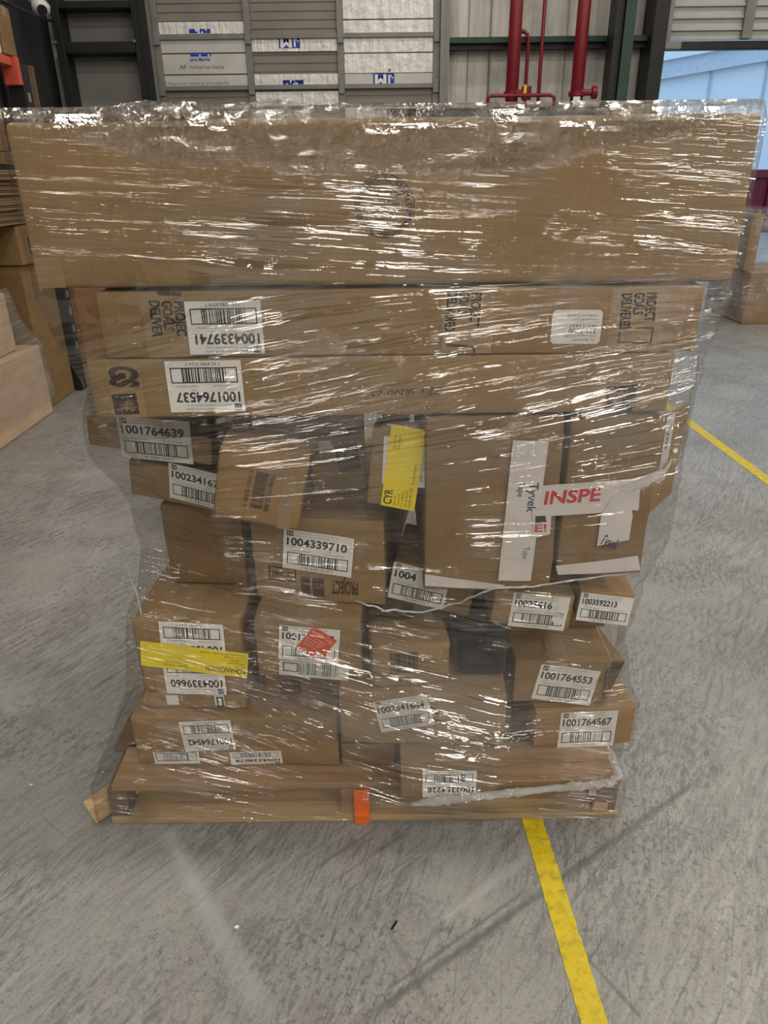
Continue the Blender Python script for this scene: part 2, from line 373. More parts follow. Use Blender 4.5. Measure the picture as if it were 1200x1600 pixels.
class Flat:
    """flat printed thing in its own 2-D frame (metres, origin lower left)"""
    def __init__(s): s.parts = []
    def rect(s, x, y, w, h, mi, layer=0, nx=1, ny=1):
        v = [(x + w * i / nx, y + h * j / ny) for j in range(ny + 1) for i in range(nx + 1)]
        f = [(j * (nx + 1) + i, j * (nx + 1) + i + 1, (j + 1) * (nx + 1) + i + 1, (j + 1) * (nx + 1) + i) for j in range(ny) for i in range(nx)]
        s.parts.append((v, f, mi, layer)); return s
    def poly(s, pts, mi, layer=0):
        s.parts.append((list(pts), [tuple(range(len(pts)))], mi, layer)); return s
    def frame(s, x, y, w, h, t, mi, layer=1):
        s.rect(x, y, w, t, mi, layer, 8); s.rect(x, y + h - t, w, t, mi, layer, 8)
        s.rect(x, y, t, h, mi, layer, 1, 4); s.rect(x + w - t, y, t, h, mi, layer, 1, 4); return s
    def text(s, body, x, y, h, mi, layer=1, w=None, bold=0.0, res=3, rot=0.0, shear=0.0, align='L'):
        v, f = text2d(body, res, bold)
        if not v: return s
        x0 = min(p[0] for p in v); x1 = max(p[0] for p in v)
        ky = h / 0.70; kx = ky if w is None else w / max(1e-6, x1 - x0)
        off = 0.0 if align == 'L' else -(x1 - x0) * kx * (0.5 if align == 'C' else 1.0)
        c, sn = math.cos(rot), math.sin(rot); o = []
        for px, py in v:
            a = (px - x0) * kx + off + shear * py * ky; b = py * ky
            o.append((x + a * c - b * sn, y + a * sn + b * c))
        s.parts.append((o, f, mi, layer)); return s
    def bars(s, x, y, w, h, mi, layer=1, seed=1, n=30):
        r = random.Random(seed); ws = [r.choice((1, 1, 1, 2, 2, 3)) for _ in range(2 * n - 1)]; k = w / sum(ws); p = x
        for i, q in enumerate(ws):
            if i % 2 == 0: s.rect(p, y, q * k, h, mi, layer, 1, 3)
            p += q * k
        return s

def ship_label(w, h, number, seed=1, tiny=('2" CORDLESS FAUX WOOD BLIND', 'White 24 x 64 (Actual Width 24 in)'), upc='7 92 4783 5210 7', logo=True, nw=0.86):
    """white case label: logo square, product lines, big number, framed bar code. mats: 0 paper 1 ink 2 grey"""
    f = Flat(); f.rect(0, 0, w, h, 0, 0, 12, 8)
    if logo:
        f.rect(w * .045, h * .845, w * .095, h * .13, 1, 1, 2, 2)
        f.text('59', w * .055, h * .865, h * .085, 0, 2, w=w * .075)
    f.text(tiny[0], w * .17, h * .925, h * .038, 2, 1, w=w * .62, res=1); f.text(tiny[1], w * .17, h * .855, h * .038, 2, 1, w=w * .60, res=1)
    if number: f.text(number, w * .05, h * .615, h * .19, 1, 1, w=w * nw, bold=0.028)
    f.text('QTY 1', w * .10, h * .55, h * .035, 2, 1, w=w * .10, res=1); f.text('PO#', w * .62, h * .55, h * .035, 2, 1, w=w * .07, res=1)
    f.text('CASE WT 4.44 LBS', w * .10, h * .475, h * .035, 2, 1, w=w * .30, res=1); f.text('MADE IN CAMBODIA', w * .60, h * .475, h * .035, 2, 1, w=w * .28, res=1)
    f.frame(w * .06, h * .13, w * .88, h * .30, h * .022, 1)
    f.bars(w * .21, h * .15, w * .58, h * .26, 1, 1, seed, 21)
    f.text(upc, w * .27, h * .035, h * .06, 1, 1, w=w * .46, res=2)
    return f

class Carton:
    """one cardboard box: root Empty at the base, local x along the front, y into depth, z up; front face at y=0, x from 0"""
    all = []
    def __init__(s, label, BL, BR, TL, depth, zb=None, Y=None, lean=0.0, mat=None, amp=0.002, rnd=0.005, seed=0, freq=7.0, name='cardboard_box', group='cartons on the pallet', H=None, level=False, dz=0.0, film=True):
        if zb is not None: a = atz(*BL, zb); b = atz(*BR, zb)
        else:
            ya, yb = Y if isinstance(Y, tuple) else (Y, Y); a = at(*BL, ya); b = at(*BR, yb)
            if level: z = (a.z + b.z) / 2; a.z = b.z = z
        a.z += dz; b.z += dz
        s.x = (b - a).normalized(); n = s.x.cross(Vector((0, 0, 1))).normalized(); u = n.cross(s.x).normalized() * -1
        if u.z < 0: u = -u
        if lean:
            q = Matrix.Rotation(-lean, 3, s.x); u = q @ u; n = q @ n
        s.n, s.u, s.back = n, u, -n
        s.W = (b - a).length; s.D = depth; s.P = a
        d = ray(*TL) if TL else None
        s.H = H if H is not None else ((CP + d * ((a - CP).dot(n) / d.dot(n))) - a).dot(u)
        s.amp, s.freq, s.seed = amp, freq, seed * 13.7 + 1.3
        s.mat = mat or KRAFT
        M = Matrix.Identity(4)
        for i in range(3): M[i][0], M[i][1], M[i][2], M[i][3] = s.x[i], s.back[i], s.u[i], a[i]
        s.M = M
        s.root = empty(name, M); tag(s.root, label, 'box', group)
        s.body(rnd)
        if film: Carton.all.append(s)
    def disp(s, p): return s.amp * noise.noise(Vector(p) * s.freq + Vector((s.seed, s.seed * .3, 0))) + s.amp * .4 * noise.noise(Vector(p) * s.freq * 3.1 + Vector((s.seed, 9, 0)))
    def body(s, r):
        dims = (s.W, s.D, s.H); half = Vector(dims) / 2
        ns = [max(4, min(36, int(d / 0.022))) for d in dims]; r = min(r, min(dims) * .3)
        def line(i):
            L = dims[i]; inner = [r + (L - 2 * r) * k / ns[i] for k in range(ns[i] + 1)]
            return [0, r * .25] + inner[0:] + [L - r * .25, L]
        idx = {}; V = []; Fc = []
        def vid(p):
            k = tuple(round(c, 6) for c in p)
            if k not in idx:
                idx[k] = len(V); q = Vector(p) - half; lim = half - Vector((r, r, r))
                c = Vector(max(-l, min(l, a)) for a, l in zip(q, lim)); d = q - c
                nn = d.normalized() if d.length > 1e-9 else Vector((0, 0, 1)); q = c + nn * r + half
                V.append(q + nn * s.disp(q))
            return idx[k]
        for ax in range(3):
            a, b = [i for i in range(3) if i != ax]; la, lb = line(a), line(b)
            for side in (0, dims[ax]):
                for i in range(len(la) - 1):
                    for j in range(len(lb) - 1):
                        qs = []
                        for da, db in ((0, 0), (1, 0), (1, 1), (0, 1)):
                            p = [0, 0, 0]; p[ax] = side; p[a] = la[i + da]; p[b] = lb[j + db]; qs.append(vid(p))
                        flip = (side == 0) != (ax == 1)
                        Fc.append(tuple(qs[::-1] if flip else qs))
        s.body_o = mesh_obj('body', V, Fc, s.mat, parent=s.root, smooth=True)
    # --- things stuck to a face
    def uv(s, px, py, face='front'):
        d = ray(px, py)
        if face == 'front': o, n = s.P, s.n
        elif face == 'top': o, n = s.P + s.u * s.H, s.u
        else: o, n = s.P + s.x * s.W, s.x
        p = CP + d * ((o - CP).dot(n) / d.dot(n)) - s.P
        return {'front': (p.dot(s.x), p.dot(s.u)), 'top': (p.dot(s.x), p.dot(s.back)), 'side': (p.dot(s.back), p.dot(s.u))}[face]
    def loc(s, u, v, off, face):
        if face == 'front': p = Vector((u, 0, v)); n = Vector((0, -1, 0))
        elif face == 'top': p = Vector((u, v, s.H)); n = Vector((0, 0, 1))
        else: p = Vector((s.W, u, v)); n = Vector((1, 0, 0))
        return p + n * (s.disp(p) + off)
    def stick(s, name, flat, mats, TL, TR, BL, face='front', label=None, base=0.0019, size=None, curl=None):
        """places a Flat with its own upper-left, upper-right, lower-left corners at these picture points of the face"""
        if callable(flat):
            tl, tr, bl = (Vector(s.uv(*p, face)) for p in (TL, TR, BL))
            w = (tr - tl).length; ux = (tr - tl).normalized(); vy = Vector((-ux.y, ux.x))
            if vy.dot(tl - bl) < 0: vy = -vy
            h = (tl - bl).dot(vy); flat = flat(w, h); o = tl - vy * h
        V = []; Fs = []; I = []
        for v, f, mi, ly in flat.parts:
            k = len(V)
            for a, b in v:
                q = o + ux * a + vy * b; extra = curl(a / w, b / h) if curl else 0.0
                V.append(s.loc(q.x, q.y, base + ly * 0.0003 + extra, face))
            Fs += [tuple(t + k for t in q) for q in f]; I += [mi] * len(f)
        ob = mesh_obj(name, V, Fs, mats, I, s.root)
        if label: ob['label'] = label
        return ob
    def panel(s, name, mat, pts, face='front', base=0.0006, label=None, nx=10, ny=10):
        """a patch of tape or board given by four picture points TL TR BR BL on the face"""
        q = [Vector(s.uv(*p, face)) for p in pts]; V = []; Fc = []
        for j in range(ny + 1):
            for i in range(nx + 1):
                a, b = i / nx, j / ny; p = (q[3] * (1 - a) + q[2] * a) * (1 - b) + (q[0] * (1 - a) + q[1] * a) * b
                V.append(s.loc(p.x, p.y, base, face))
        for j in range(ny):
            for i in range(nx): Fc.append((j * (nx + 1) + i, j * (nx + 1) + i + 1, (j + 1) * (nx + 1) + i + 1, (j + 1) * (nx + 1) + i))
        ob = mesh_obj(name, V, Fc, mat, parent=s.root)
        if label: ob['label'] = label
        return ob
    def band(s, name, mat, u0, u1, v0, v1, face='front', base=0.0009):
        V = []; Fc = []; nx = max(1, int((u1 - u0) / .03)); ny = max(1, int((v1 - v0) / .03))
        for j in range(ny + 1):
            for i in range(nx + 1): V.append(s.loc(u0 + (u1 - u0) * i / nx, v0 + (v1 - v0) * j / ny, base, face))
        for j in range(ny):
            for i in range(nx): Fc.append((j * (nx + 1) + i, j * (nx + 1) + i + 1, (j + 1) * (nx + 1) + i + 1, (j + 1) * (nx + 1) + i))
        return mesh_obj(name, V, Fc, mat, parent=s.root)
    @property
    def top(s): return s.P.z + s.H
L3 = [PAPER, INK, GREYINK]
L3B = [PAPER2, INK, GREYINK]

# ================================================================== the setting
def structure(o, label=None):
    o['kind'] = 'structure'
    if label: o['label'] = label; o['category'] = label.split()[-1]
    return o
XL, XR, YB, YF, ZC = -3.46, 9.5, 9.0, -9.0, 7.0
fl = MB().add([(XL, YF, 0), (14, YF, 0), (14, 12, 0), (XL, 12, 0)], [(0, 1, 2, 3)]).obj('floor', CONCRETE); structure(fl)
structure(MB().box((XL, YF, ZC), (XR, YB, ZC + .1)).obj('ceiling', WALLIN))
structure(MB().box((XL - .15, YF, 0), (XL, YB, ZC)).obj('wall_left', DARKWALL))
structure(MB().box((XR, YF, 0), (XR + .15, YB, ZC)).obj('wall_right', WALLIN))
structure(MB().box((XL, YF - .15, 0), (XR, YF, ZC)).obj('wall_front', WALLIN))
YW = 8.9
OX = at(1018, 127, YW).x + .02                               # left edge of the open bay
wb = MB(); wb.box((XL, YB, 0), (OX, YB + .15, ZC)); wb.box((OX, YB, 4.2), (7.0, YB + .15, ZC)); wb.box((7.0, YB, 0), (XR, YB + .15, ZC))
wb = structure(wb.obj('wall_back', INSUL))
sm = MB()
for x in np.arange(0.95, OX, 0.52): sm.box((x, YB - .012, 0), (x + .014, YB + .01, ZC))
sm.obj('seam', plain('soft_seam', (0.30, 0.285, 0.26), 0.7), wb)
gp = MB()
zA, zB = at(150, 90, YB).z, at(150, 67, YB).z
gp.box((XL + .02, YB - .03, 0), (-2.50, YB - .005, zA)); gp.box((XL + .02, YB - .03, zB), (-2.50, YB - .005, ZC)); gp.obj('grey_panel', GREYSHEET, wb)
# black steel framing at the left of the back wall
fr = MB()
def wx(px, py, Y=YW): return at(px, py, Y).x
def wz(px, py, Y=YW): return at(px, py, Y).z
fr.box((wx(85, 0), 8.72, 0), (wx(98, 0) , 8.95, 4.6), bev=.006)
fr.box((wx(212, 20), 8.72, 0), (wx(226, 20), 8.95, 4.6), bev=.006)
fr.box((wx(85, 0), 8.74, wz(150, 87)), (wx(226, 20), 8.97, wz(150, 69)), bev=.006)
fr.box((wx(85, 0), 8.74, wz(150, 18)), (wx(226, 20), 8.97, wz(150, 6)), bev=.006)
fo = structure(fr.obj('trim_1', STEELDK))
bo = MB()
for px, py in ((94, 71), (98, 71), (219, 69)): bo.box((wx(px, py) - .012, 8.70, wz(px, py) - .012), (wx(px, py) + .012, 8.72, wz(px, py) + .012))
bo.obj('bolt', GREYMETAL, fo)
# green girts between the doors
gi = MB(); zt, zm, zb_ = wz(860, 59), wz(860, 68), wz(860, 77)
gi.box((wx(690, 60), 8.80, zm), (OX, 8.98, zt), 0); gi.box((wx(690, 60), 8.86, zb_), (OX, 8.98, zm), 1)
structure(gi.obj('trim_2', [GREEN, STEELDK]))
# green column: H section, its web side dark towards the left
gc = MB(); xa, xb = wx(961, 0, 8.6), wx(990, 0, 8.6)
gc.box((xa + .08, 8.45, 0), (xb, 8.47, 5.2)); gc.box((xa + .08, 8.73, 0), (xb, 8.75, 5.2)); gc.box((xa + .16, 8.47, 0), (xa + .175, 8.73, 5.2))
gc.box((xa, 8.50, 0), (xa + .08, 8.75, 5.2), 1)
structure(gc.obj('column_1', [GREEN, STEELDK]))
structure(MB().box((OX - .15, 8.66, 0), (OX, 9.15, 4.6), bev=.008).obj('trim_3', STEELDK))

# ---- closed sectional door, three bays of grey panels with foil faced boards
door = empty('door_1', loc=(-.85, 8.85, 0)); structure(door)
DY = 8.86
dx0, dx1 = wx(244, 60), wx(686, 60)
s1, s2 = wx(389, 60), wx(532, 60)
mi_ = door.matrix_world.inverted() if False else Matrix.Translation((.85, -8.85, 0))
def dpart(mb, name, mats):
    mb.v = [mi_ @ v for v in mb.v]; return mb.obj(name, mats, door)
secs = [0.457 * i for i in range(0, 9)]
for i in range(8):
    p = MB(); p.box((dx0, DY, secs[i] + .004), (dx1, DY + .05, secs[i + 1] - .004))
    for k in range(1, 6): z = secs[i] + .457 * k / 6; p.box((dx0, DY - .008, z - .006), (dx1, DY, z + .006))
    dpart(p, 'panel', TAUPE)
for i in range(1, 8):
    z = secs[i]; p = MB(); p.box((dx0, DY - .045, z - .022), (dx1, DY - .01, z + .022), bev=.004); dpart(p, 'rail', GREYMETAL)
for x in (dx0 + .02, s1, s2, dx1 - .03):
    p = MB(); p.box((x - .035, DY - .035, 0), (x + .035, DY, secs[8]), bev=.004)
    for i in range(1, 8): p.box((x - .03, DY - .06, secs[i] - .07), (x + .03, DY - .035, secs[i] + .05), bev=.004)
    dpart(p, 'stile', GREYMETAL)
p = MB(); p.box((dx0 - .09, 8.70, 0), (dx0 - .03, 8.95, 4.4), 1); p.box((dx0 - .03, 8.74, 0), (dx0 - .005, 8.95, 4.4), 0)
p.box((dx1 + .005, 8.74, 0), (dx1 + .05, 8.95, 4.4), 0); p.box((dx1 + .05, 8.78, 0), (dx1 + .10, 8.95, 4.4), 0); dpart(p, 'track', [GREYMETAL, STEELDK])
bay = {0: (dx0 + .055, s1 - .035, 315), 1: (s1 + .035, s2 - .035, 460), 2: (s2 + .035, dx1 - .065, 606)}
def board(b, y0, y1, mat):
    x0, x1, px = bay[b]; p = MB(); p.box((x0, DY - .022, wz(px, y1)), (x1, DY - .001, wz(px, y0)), bev=.003); return dpart(p, 'foil_board', mat)
for b, y0, y1, mt in ((0, 36, 55, FOIL), (0, 61, 84, PRINTSHEET), (0, 86, 117, PRINTSHEET), (0, 119, 136, PRINTSHEET),
                      (1, 60, 82, FOIL), (1, 117, 135, FOIL), (1, 144, 166, FOIL),
                      (2, -60, 31, FOIL), (2, 33, 54, FOIL), (2, 60, 83, FOIL), (2, 85, 115, FOIL), (2, 116, 135, PRINTSHEET), (2, 168, 200, FOIL)):
    board(b, y0, y1, mt)
def door_print(items):
    """print on the boards; y = -Y plane in front of the foil"""
    V = []; Fs = []; I = []
    for fl_, ox, oz, rot in items:
        c, sn = math.cos(rot), math.sin(rot)
        for v, f, mi, ly in fl_.parts:
            k = len(V)
            for a, b in v: V.append(mi_ @ Vector((ox + a * c - b * sn, DY - .0235 - ly * .0008, oz + a * sn + b * c)))
            Fs += [tuple(t + k for t in q) for q in f]; I += [mi] * len(f)
    return mesh_obj('printed_lettering', V, Fs, [BLUEINK, PAPER, GREYINK], I, door)
def jm(w, h, cut0=0.0, cut1=1.0):
    f = Flat(); f.rect(0, h * cut0, w * .56, h * (cut1 - cut0), 0, 0); f.rect(w * .72, h * cut0, w * .28, h * (cut1 - cut0), 0, 0)
    return f
def jm_logo(w, h):
    f = Flat()
    f.rect(0, 0, w * .20, h, 0, 0).poly([(w * .20, 0), (w * .34, 0), (w * .34, h), (w * .20, h)], 0, 0)
    f.rect(w * .34, 0, w * .66, h, 0, 0); f.rect(w * .20, h * .12, w * .09, h * .76, 1, 1).rect(w * .06, h * .12, w * .16, h * .16, 1, 1).rect(w * .06, h * .12, w * .07, h * .32, 1, 1); f.text('M', w * .38, h * .12, h * .80, 1, 1, w=w * .54, bold=.05); return f
def half_logo(w, h):
    f = Flat(); f.rect(0, h * .35, w * .28, h * .65, 0).rect(0, 0, w * .40, h * .42, 0).rect(w * .50, 0, w * .50, h, 0)
    f.poly([(w * .55, 0), (w * .67, 0), (w * .62, h * .6)], 1, 1).poly([(w * .75, h), (w * .85, h), (w * .80, h * .4)], 1, 1); return f
P_ = lambda px, py: (wx(px, py), wz(px, py))
pw = wx(331, 50) - wx(298, 50)
x, z = P_(298, 54); a1 = (half_logo(pw, wz(300, 47) - z), x, z, 0)
x, z = P_(300, 90); a2 = (Flat().rect(0, 0, pw * .40, .035, 0).rect(pw * .5, 0, pw * .32, .035, 0).rect(pw * .93, 0, pw * .06, .035, 0), x, z, 0)
x, z = P_(299, 97); a3 = (Flat().text('Johns Manville', 0, 0, .032, 0, 0, w=pw * .98, bold=.02), x, z, 0)
x, z = P_(283, 109); a4 = (Flat().text('AP', 0, 0, .035, 2, 0, w=.075, bold=.02).text('Foil-Faced Foam Sheathing', .11, 0, .032, 2, 0, w=.36), x, z, 0)
x, z = P_(255, 134); a5 = (Flat().text('Foil-Faced Foam Sheathing  Johns Manville', 0, 0, .026, 2, 0, w=.72), x, z, 0)
door_print([a1, a2, a3, a4, a5])
x, z = P_(469, 60); b1 = (jm_logo(pw, .095), x, z, math.pi)
x, z = P_(476, 126); b2_ = (Flat().text('Johns Manville', 0, 0, .032, 0, 0, w=pw, bold=.02), x, z, math.pi)
x, z = P_(475, 127); b3_ = (half_logo(pw, .05), x, wz(475, 135) + .052, math.pi)
door_print([b1, b2_, b3_])
x, z = P_(616, 116); door_print([(jm_logo(pw * 1.02, .105), x, z, math.pi), (Flat().rect(0, 0, .022, .022, 0), wx(607, 111), wz(607, 113), 0), (Flat().text('AP Foil-Faced Foam Sheathing', 0, 0, .035, 2, 0, w=.42), wx(585, 174), wz(585, 175), 0)])

# ---- raised door at the right: slatted panel with its bottom bar, bay open below
d2 = empty('door_2', loc=(5, 8.8, 2.6)); structure(d2)
m2_ = Matrix.Translation((-5, -8.8, -2.6))
zb2 = wz(1100, 79)
q = MB(); q.box((OX + .02, 8.86, zb2 + .09), (7.0, 8.90, 4.3))
for i in range(20): z = zb2 + .17 + i * .105; q.box((OX + .02, 8.835, z), (7.0, 8.86, z + .022))
q.v = [m2_ @ v for v in q.v]; q.obj('panel', ROLLMETAL, d2)
q = MB(); q.box((OX + .0, 8.82, zb2), (7.0, 8.93, zb2 + .075), bev=.006); q.v = [m2_ @ v for v in q.v]; q.obj('bottom_bar', STEELDK, d2)
q = MB(); x = wx(1170, 0); q.box((x - .05, 8.80, zb2 + .09), (x + .05, 8.84, 4.3), bev=.004); q.v = [m2_ @ v for v in q.v]; q.obj('stile', GREYMETAL, d2)
q = MB(); q.box((OX, 8.72, 0), (OX + .10, 8.84, 4.3), bev=.004); q.box((OX + .0, 8.66, wz(1040, 77) - .02), (OX + .16, 8.72, wz(1040, 77) + .03), bev=.004)
q.v = [m2_ @ v for v in q.v]
# keep the track only above the lifted edge so that the bay stays clear
q2 = MB(); q2.box((OX, 8.72, zb2 + .02), (OX + .06, 8.84, 4.3), bev=.004); q2.box((OX, 8.68, zb2 - .01), (OX + .17, 8.74, zb2 + .05), bev=.004); q2.v = [m2_ @ v for v in q2.v]; q2.obj('track', GREYMETAL, d2)

# ---- outside: ground, neighbouring building, red bin
structure(MB().add([(-4, 9.15, -.012), (40, 9.15, -.012), (40, 60, -.012), (-4, 60, -.012)], [(0, 1, 2, 3)]).obj('outside_ground', ASPHALT))
SIDING = plain('pale_siding', (0.80, 0.84, 0.88), 0.6, var=0.02); SEAML = plain('siding_seam', (0.52, 0.58, 0.64), 0.6); EAVE = plain('eave_trim', (0.58, 0.64, 0.70), 0.6)
nb = empty('warehouse_building', loc=(14, 26, 0)); tag(nb, 'pale metal clad warehouse across the yard behind the red bin', 'building')
mN = Matrix.Translation((-14, -26, 0))
q = MB(); q.box((4.5, 26, 0), (40, 40, 6.2)); q.v = [mN @ v for v in q.v]; q.obj('wall', SIDING, nb)
q = MB()
for i in range(20): q.box((5.2 + i * 1.72, 25.94, 0), (5.27 + i * 1.72, 26, 6.2))
q.v = [mN @ v for v in q.v]; q.obj('seam', SEAML, nb)
q = MB(); e0, e1 = at(1020, 98, 25.6), at(1115, 80, 25.6); k = (e1.z - e0.z) / (e1.x - e0.x)
za = e0.z - k * (e0.x - 4.5); zz2 = e0.z + k * (30 - e0.x)
q.add([(4.5, 25.6, za), (30, 25.6, zz2), (30, 25.6, zz2 + 3), (4.5, 25.6, za + 3), (4.5, 25.9, za), (30, 25.9, zz2), (30, 25.9, zz2 + 3), (4.5, 25.9, za + 3)], [(0, 1, 2, 3), (7, 6, 5, 4), (0, 4, 5, 1), (3, 2, 6, 7), (0, 3, 7, 4), (1, 5, 6, 2)])
q.add([(4.5, 25.75, za - .42), (30, 25.75, zz2 - .75), (30, 25.75, zz2), (4.5, 25.75, za), (4.5, 25.95, za - .42), (30, 25.95, zz2 - .75), (30, 25.95, zz2), (4.5, 25.95, za)], [(0, 1, 2, 3), (7, 6, 5, 4), (0, 4, 5, 1), (3, 2, 6, 7)], 1)
q.v = [mN @ v for v in q.v]; q.obj('sloping_fascia', [SIDING, EAVE], nb)
bn = empty('waste_bin', loc=(10.6, 20.6, 0)); tag(bn, 'dark red steel waste bin standing outside the open bay', 'bin')
q = MB(); x0 = at(1140, 300, 20).x - 10.6; zt = at(1180, 265, 20).z
q.box((x0, -.6, .12), (3, 1.4, zt - .12), bev=.01); 
for i in range(6): q.box((x0 + .1 + i * .85, -.68, .12), (x0 + .22 + i * .85, -.6, zt - .12))
q.obj('body', REDBIN, bn); MB().box((x0 - .05, -.72, zt - .2), (3.05, 1.45, zt), bev=.02).obj('rim', REDBIN, bn)
for a_, b_ in ((x0 + .2, x0 + .45), (2.5, 2.75)): MB().box((a_, -.5, 0), (b_, 1.2, .12)).obj('skid', STEELDK, bn)

# ---- floor line tape
def floor_line(px_pts, label, w0, yend=None):
    xs = [atz(*p, 0) for p in px_pts]
    if yend is not None:
        d = (xs[-1] - xs[0]) / (xs[-1].y - xs[0].y); xs.append(xs[0] + d * (yend - xs[0].y))
    xs.sort(key=lambda p: p.y); V = []; Fc = []; n = 160
    for i in range(n + 1):
        y = xs[0].y + (xs[-1].y - xs[0].y) * i / n
        k = 1 if (len(xs) == 3 and y > xs[1].y) else 0
        a, b = xs[k], xs[k + 1]; t = (y - a.y) / (b.y - a.y); c = a + (b - a) * t
        for sx in (-1, 1):
            V.append((c.x + sx * (w0 / 2 + .0022 * noise.noise(Vector((y * 40, sx * 5, 0)))), y, .0013 + .0004 * noise.noise(Vector((y * 9, sx, 3)))))
    k = len(V); V += [(v[0], v[1], 0.0002) for v in V[:k]]
    for i in range(n):
        a = i * 2; Fc += [(a, a + 1, a + 3, a + 2), (a + 2, a + 2 + k, a + k, a), (a + 1, a + 1 + k, a + 3 + k, a + 3)]
    o = mesh_obj('floor_tape', V, Fc, LINEPAINT); return tag(o, label, 'floor marking')
wl = atz(848, 1282, 0).x - atz(816, 1282, 0).x
floor_line([(832, 1282), (931, 1606)], 'worn yellow floor line running from under the pallet to the camera', wl, 1.9)
floor_line([(1070, 655), (1215, 762)], 'yellow floor line on the concrete to the right, passing behind the wrapped pallet', wl * 1.25, 7.0)

# ---- fire risers
def riser(px0, px1, label, extra):
    xt, xb2 = wx(px0, 0, 8.6), wx(px1, 165, 8.6); xx = (xt + xb2) / 2
    e = empty('sprinkler_riser', loc=(xx, 8.6, 0)); tag(e, label, 'pipe', 'red sprinkler risers on the back wall')
    zc = wz(px1, 172, 8.6)
    MB().tube([(0, 0, .25), (0, 0, 5.2)], .066, 20).obj('pipe', REDPIPE, e, True)
    MB().tube([(0, 0, zc - .05), (0, 0, zc + .04)], .070, 20).obj('yellow_band', YPAINT, e, True)
    MB().tube([(0, 0, 0), (0, 0, .05), (0, 0, .05), (0, 0, .25)], [.13, .13, .08, .08], 20).obj('base_flange', REDPIPE, e)
    zf = wz(px1, 147, 8.6)
    MB().tube([(0, 0, zf - .02), (0, 0, zf + .02)], .085, 20).obj('coupling', REDPIPE, e)
    extra(e, xx, zf)
    return e
def ex1(e, xx, zf):
    q = MB(); q.tube([(.02, -.07, zf), (.14, -.07, zf)], .035, 12); q.tube([(.14, -.07, zf - .06), (.14, -.07, zf + .06)], .05, 12); q.obj('valve', REDPIPE, e)
    MB().box((.10, -.13, zf - .05), (.13, -.12, zf + .07)).obj('tag_plate', YPAINT, e)
def ex2(e, xx, zf):
    q = MB(); q.tube([(.02, -.03, zf + .01), (.17, -.03, zf + .01)], .03, 12); q.tube([(.15, -.03, zf + .01), (.20, -.03, zf + .01)], .06, 14); q.obj('hose_outlet', REDPIPE, e)
    MB().box((-.05, -.09, zf - .22), (.02, -.082, zf - .03)).obj('inspection_card', PAPER2, e)
riser(807, 799, 'thick red pipe with a yellow band nearest the closed foil door', ex1)
riser(912, 901, 'thick red pipe with a hanging card beside the green column', ex2)
def thinpipe(name, pts, r, mat, label, cat='pipe'):
    b = Vector((pts[0][0], pts[0][1], 0)); o = MB().tube([Vector(p) - b for p in pts], r, 10).obj(name, mat, None, True); o.location = b
    return tag(o, label, cat)
x = (wx(851, 0, 8.7) + wx(842, 165, 8.7)) / 2
thinpipe('drain_pipe', [(x, 8.72, 0), (x, 8.72, 5)], .020, REDPIPE, 'thin straight red pipe between the two thick risers')
xa, xb = wx(816, 49, 8.72), wx(827, 60, 8.72); xc = wx(822, 165, 8.72); zq = wz(820, 48, 8.72)
thinpipe('trim_pipe', [(xb, 8.76, .0), (xb, 8.76, zq - .08), (xb - .015, 8.76, zq - .025), (xb - .05, 8.76, zq), (xb - .14, 8.76, zq)], .019, REDPIPE, 'thin red pipe bent at its top beside the left riser')
zf = wz(800, 150, 8.5)
thinpipe('cross_pipe', [(wx(762, 158, 8.45), 8.45, zf - .10), (wx(762, 158, 8.45), 8.45, zf - .02), (wx(768, 152, 8.45), 8.45, zf), (wx(860, 148, 8.45), 8.45, zf), (wx(866, 152, 8.45), 8.45, zf - .02), (wx(866, 152, 8.45), 8.45, zf - .10)], .018, REDPIPE, 'horizontal red pipe joining both grey domes')
for px, lb in ((762, 'grey dome under the left end of the horizontal red pipe'), (863, 'grey dome under the right end of the horizontal red pipe')):
    e = empty('air_chamber', loc=(wx(px, 165, 8.45), 8.45, 0)); tag(e, lb, 'valve', 'grey domes on the risers')
    zz3 = zf - .10
    MB().tube([(0, 0, zz3 - .32), (0, 0, zz3 - .10), (0, 0, zz3 - .05), (0, 0, zz3 - .015), (0, 0, zz3)], [.075, .078, .068, .04, .018], 18).obj('dome', GREYMETAL, e, True)
    MB().tube([(0, 0, 0), (0, 0, zz3 - .32)], .03, 10).obj('stand_pipe', REDPIPE, e)
x = wx(767, 60, 8.9); thinpipe('conduit', [(x, 8.95, 0), (x, 8.95, 5)], .010, GREYMETAL, 'thin grey conduit on the insulated wall left of the red pipes', 'conduit')

# ---- security camera and cable on the left wall
e = empty('security_camera', loc=at(66, 18, 8.3)); tag(e, 'white dome security camera high on the dark left wall', 'camera')
MB().tube([(-.10, 0, .10), (-.03, 0, .09), (0, 0, .02)], [.035, .05, .06], 14).obj('bracket', WHITEP, e, True)
q = MB(); q.tube([(0, 0, .085), (0, -.01, .05), (0, -.02, 0), (0, -.025, -.03)], [.05, .085, .08, .05], 18); q.obj('housing', WHITEP, e, True)
MB().tube([(.03, -.075, -.0), (.045, -.105, -.01)], .045, 16).obj('lens', BLACKBAG, e)
_cp = [at(px, py, yy) for px, py, yy in ((5, 2, 5.6), (30, 14, 6.8), (60, 27, 8.0), (84, 34, 8.6))]
b = _cp[0].copy(); o = MB().tube([p - b for p in _cp], .012, 8).obj('wall_cable', BLACKBAG, None, True); o.location = b; tag(o, 'black cable drooping along the dark left wall', 'cable')
x = at(56, 50, 8.6).x; thinpipe('downpipe', [(XL + .06, 7.6, 0), (XL + .06, 7.6, 5.5)], .045, STEELDK, 'black pipe running up the dark left wall', 'pipe')
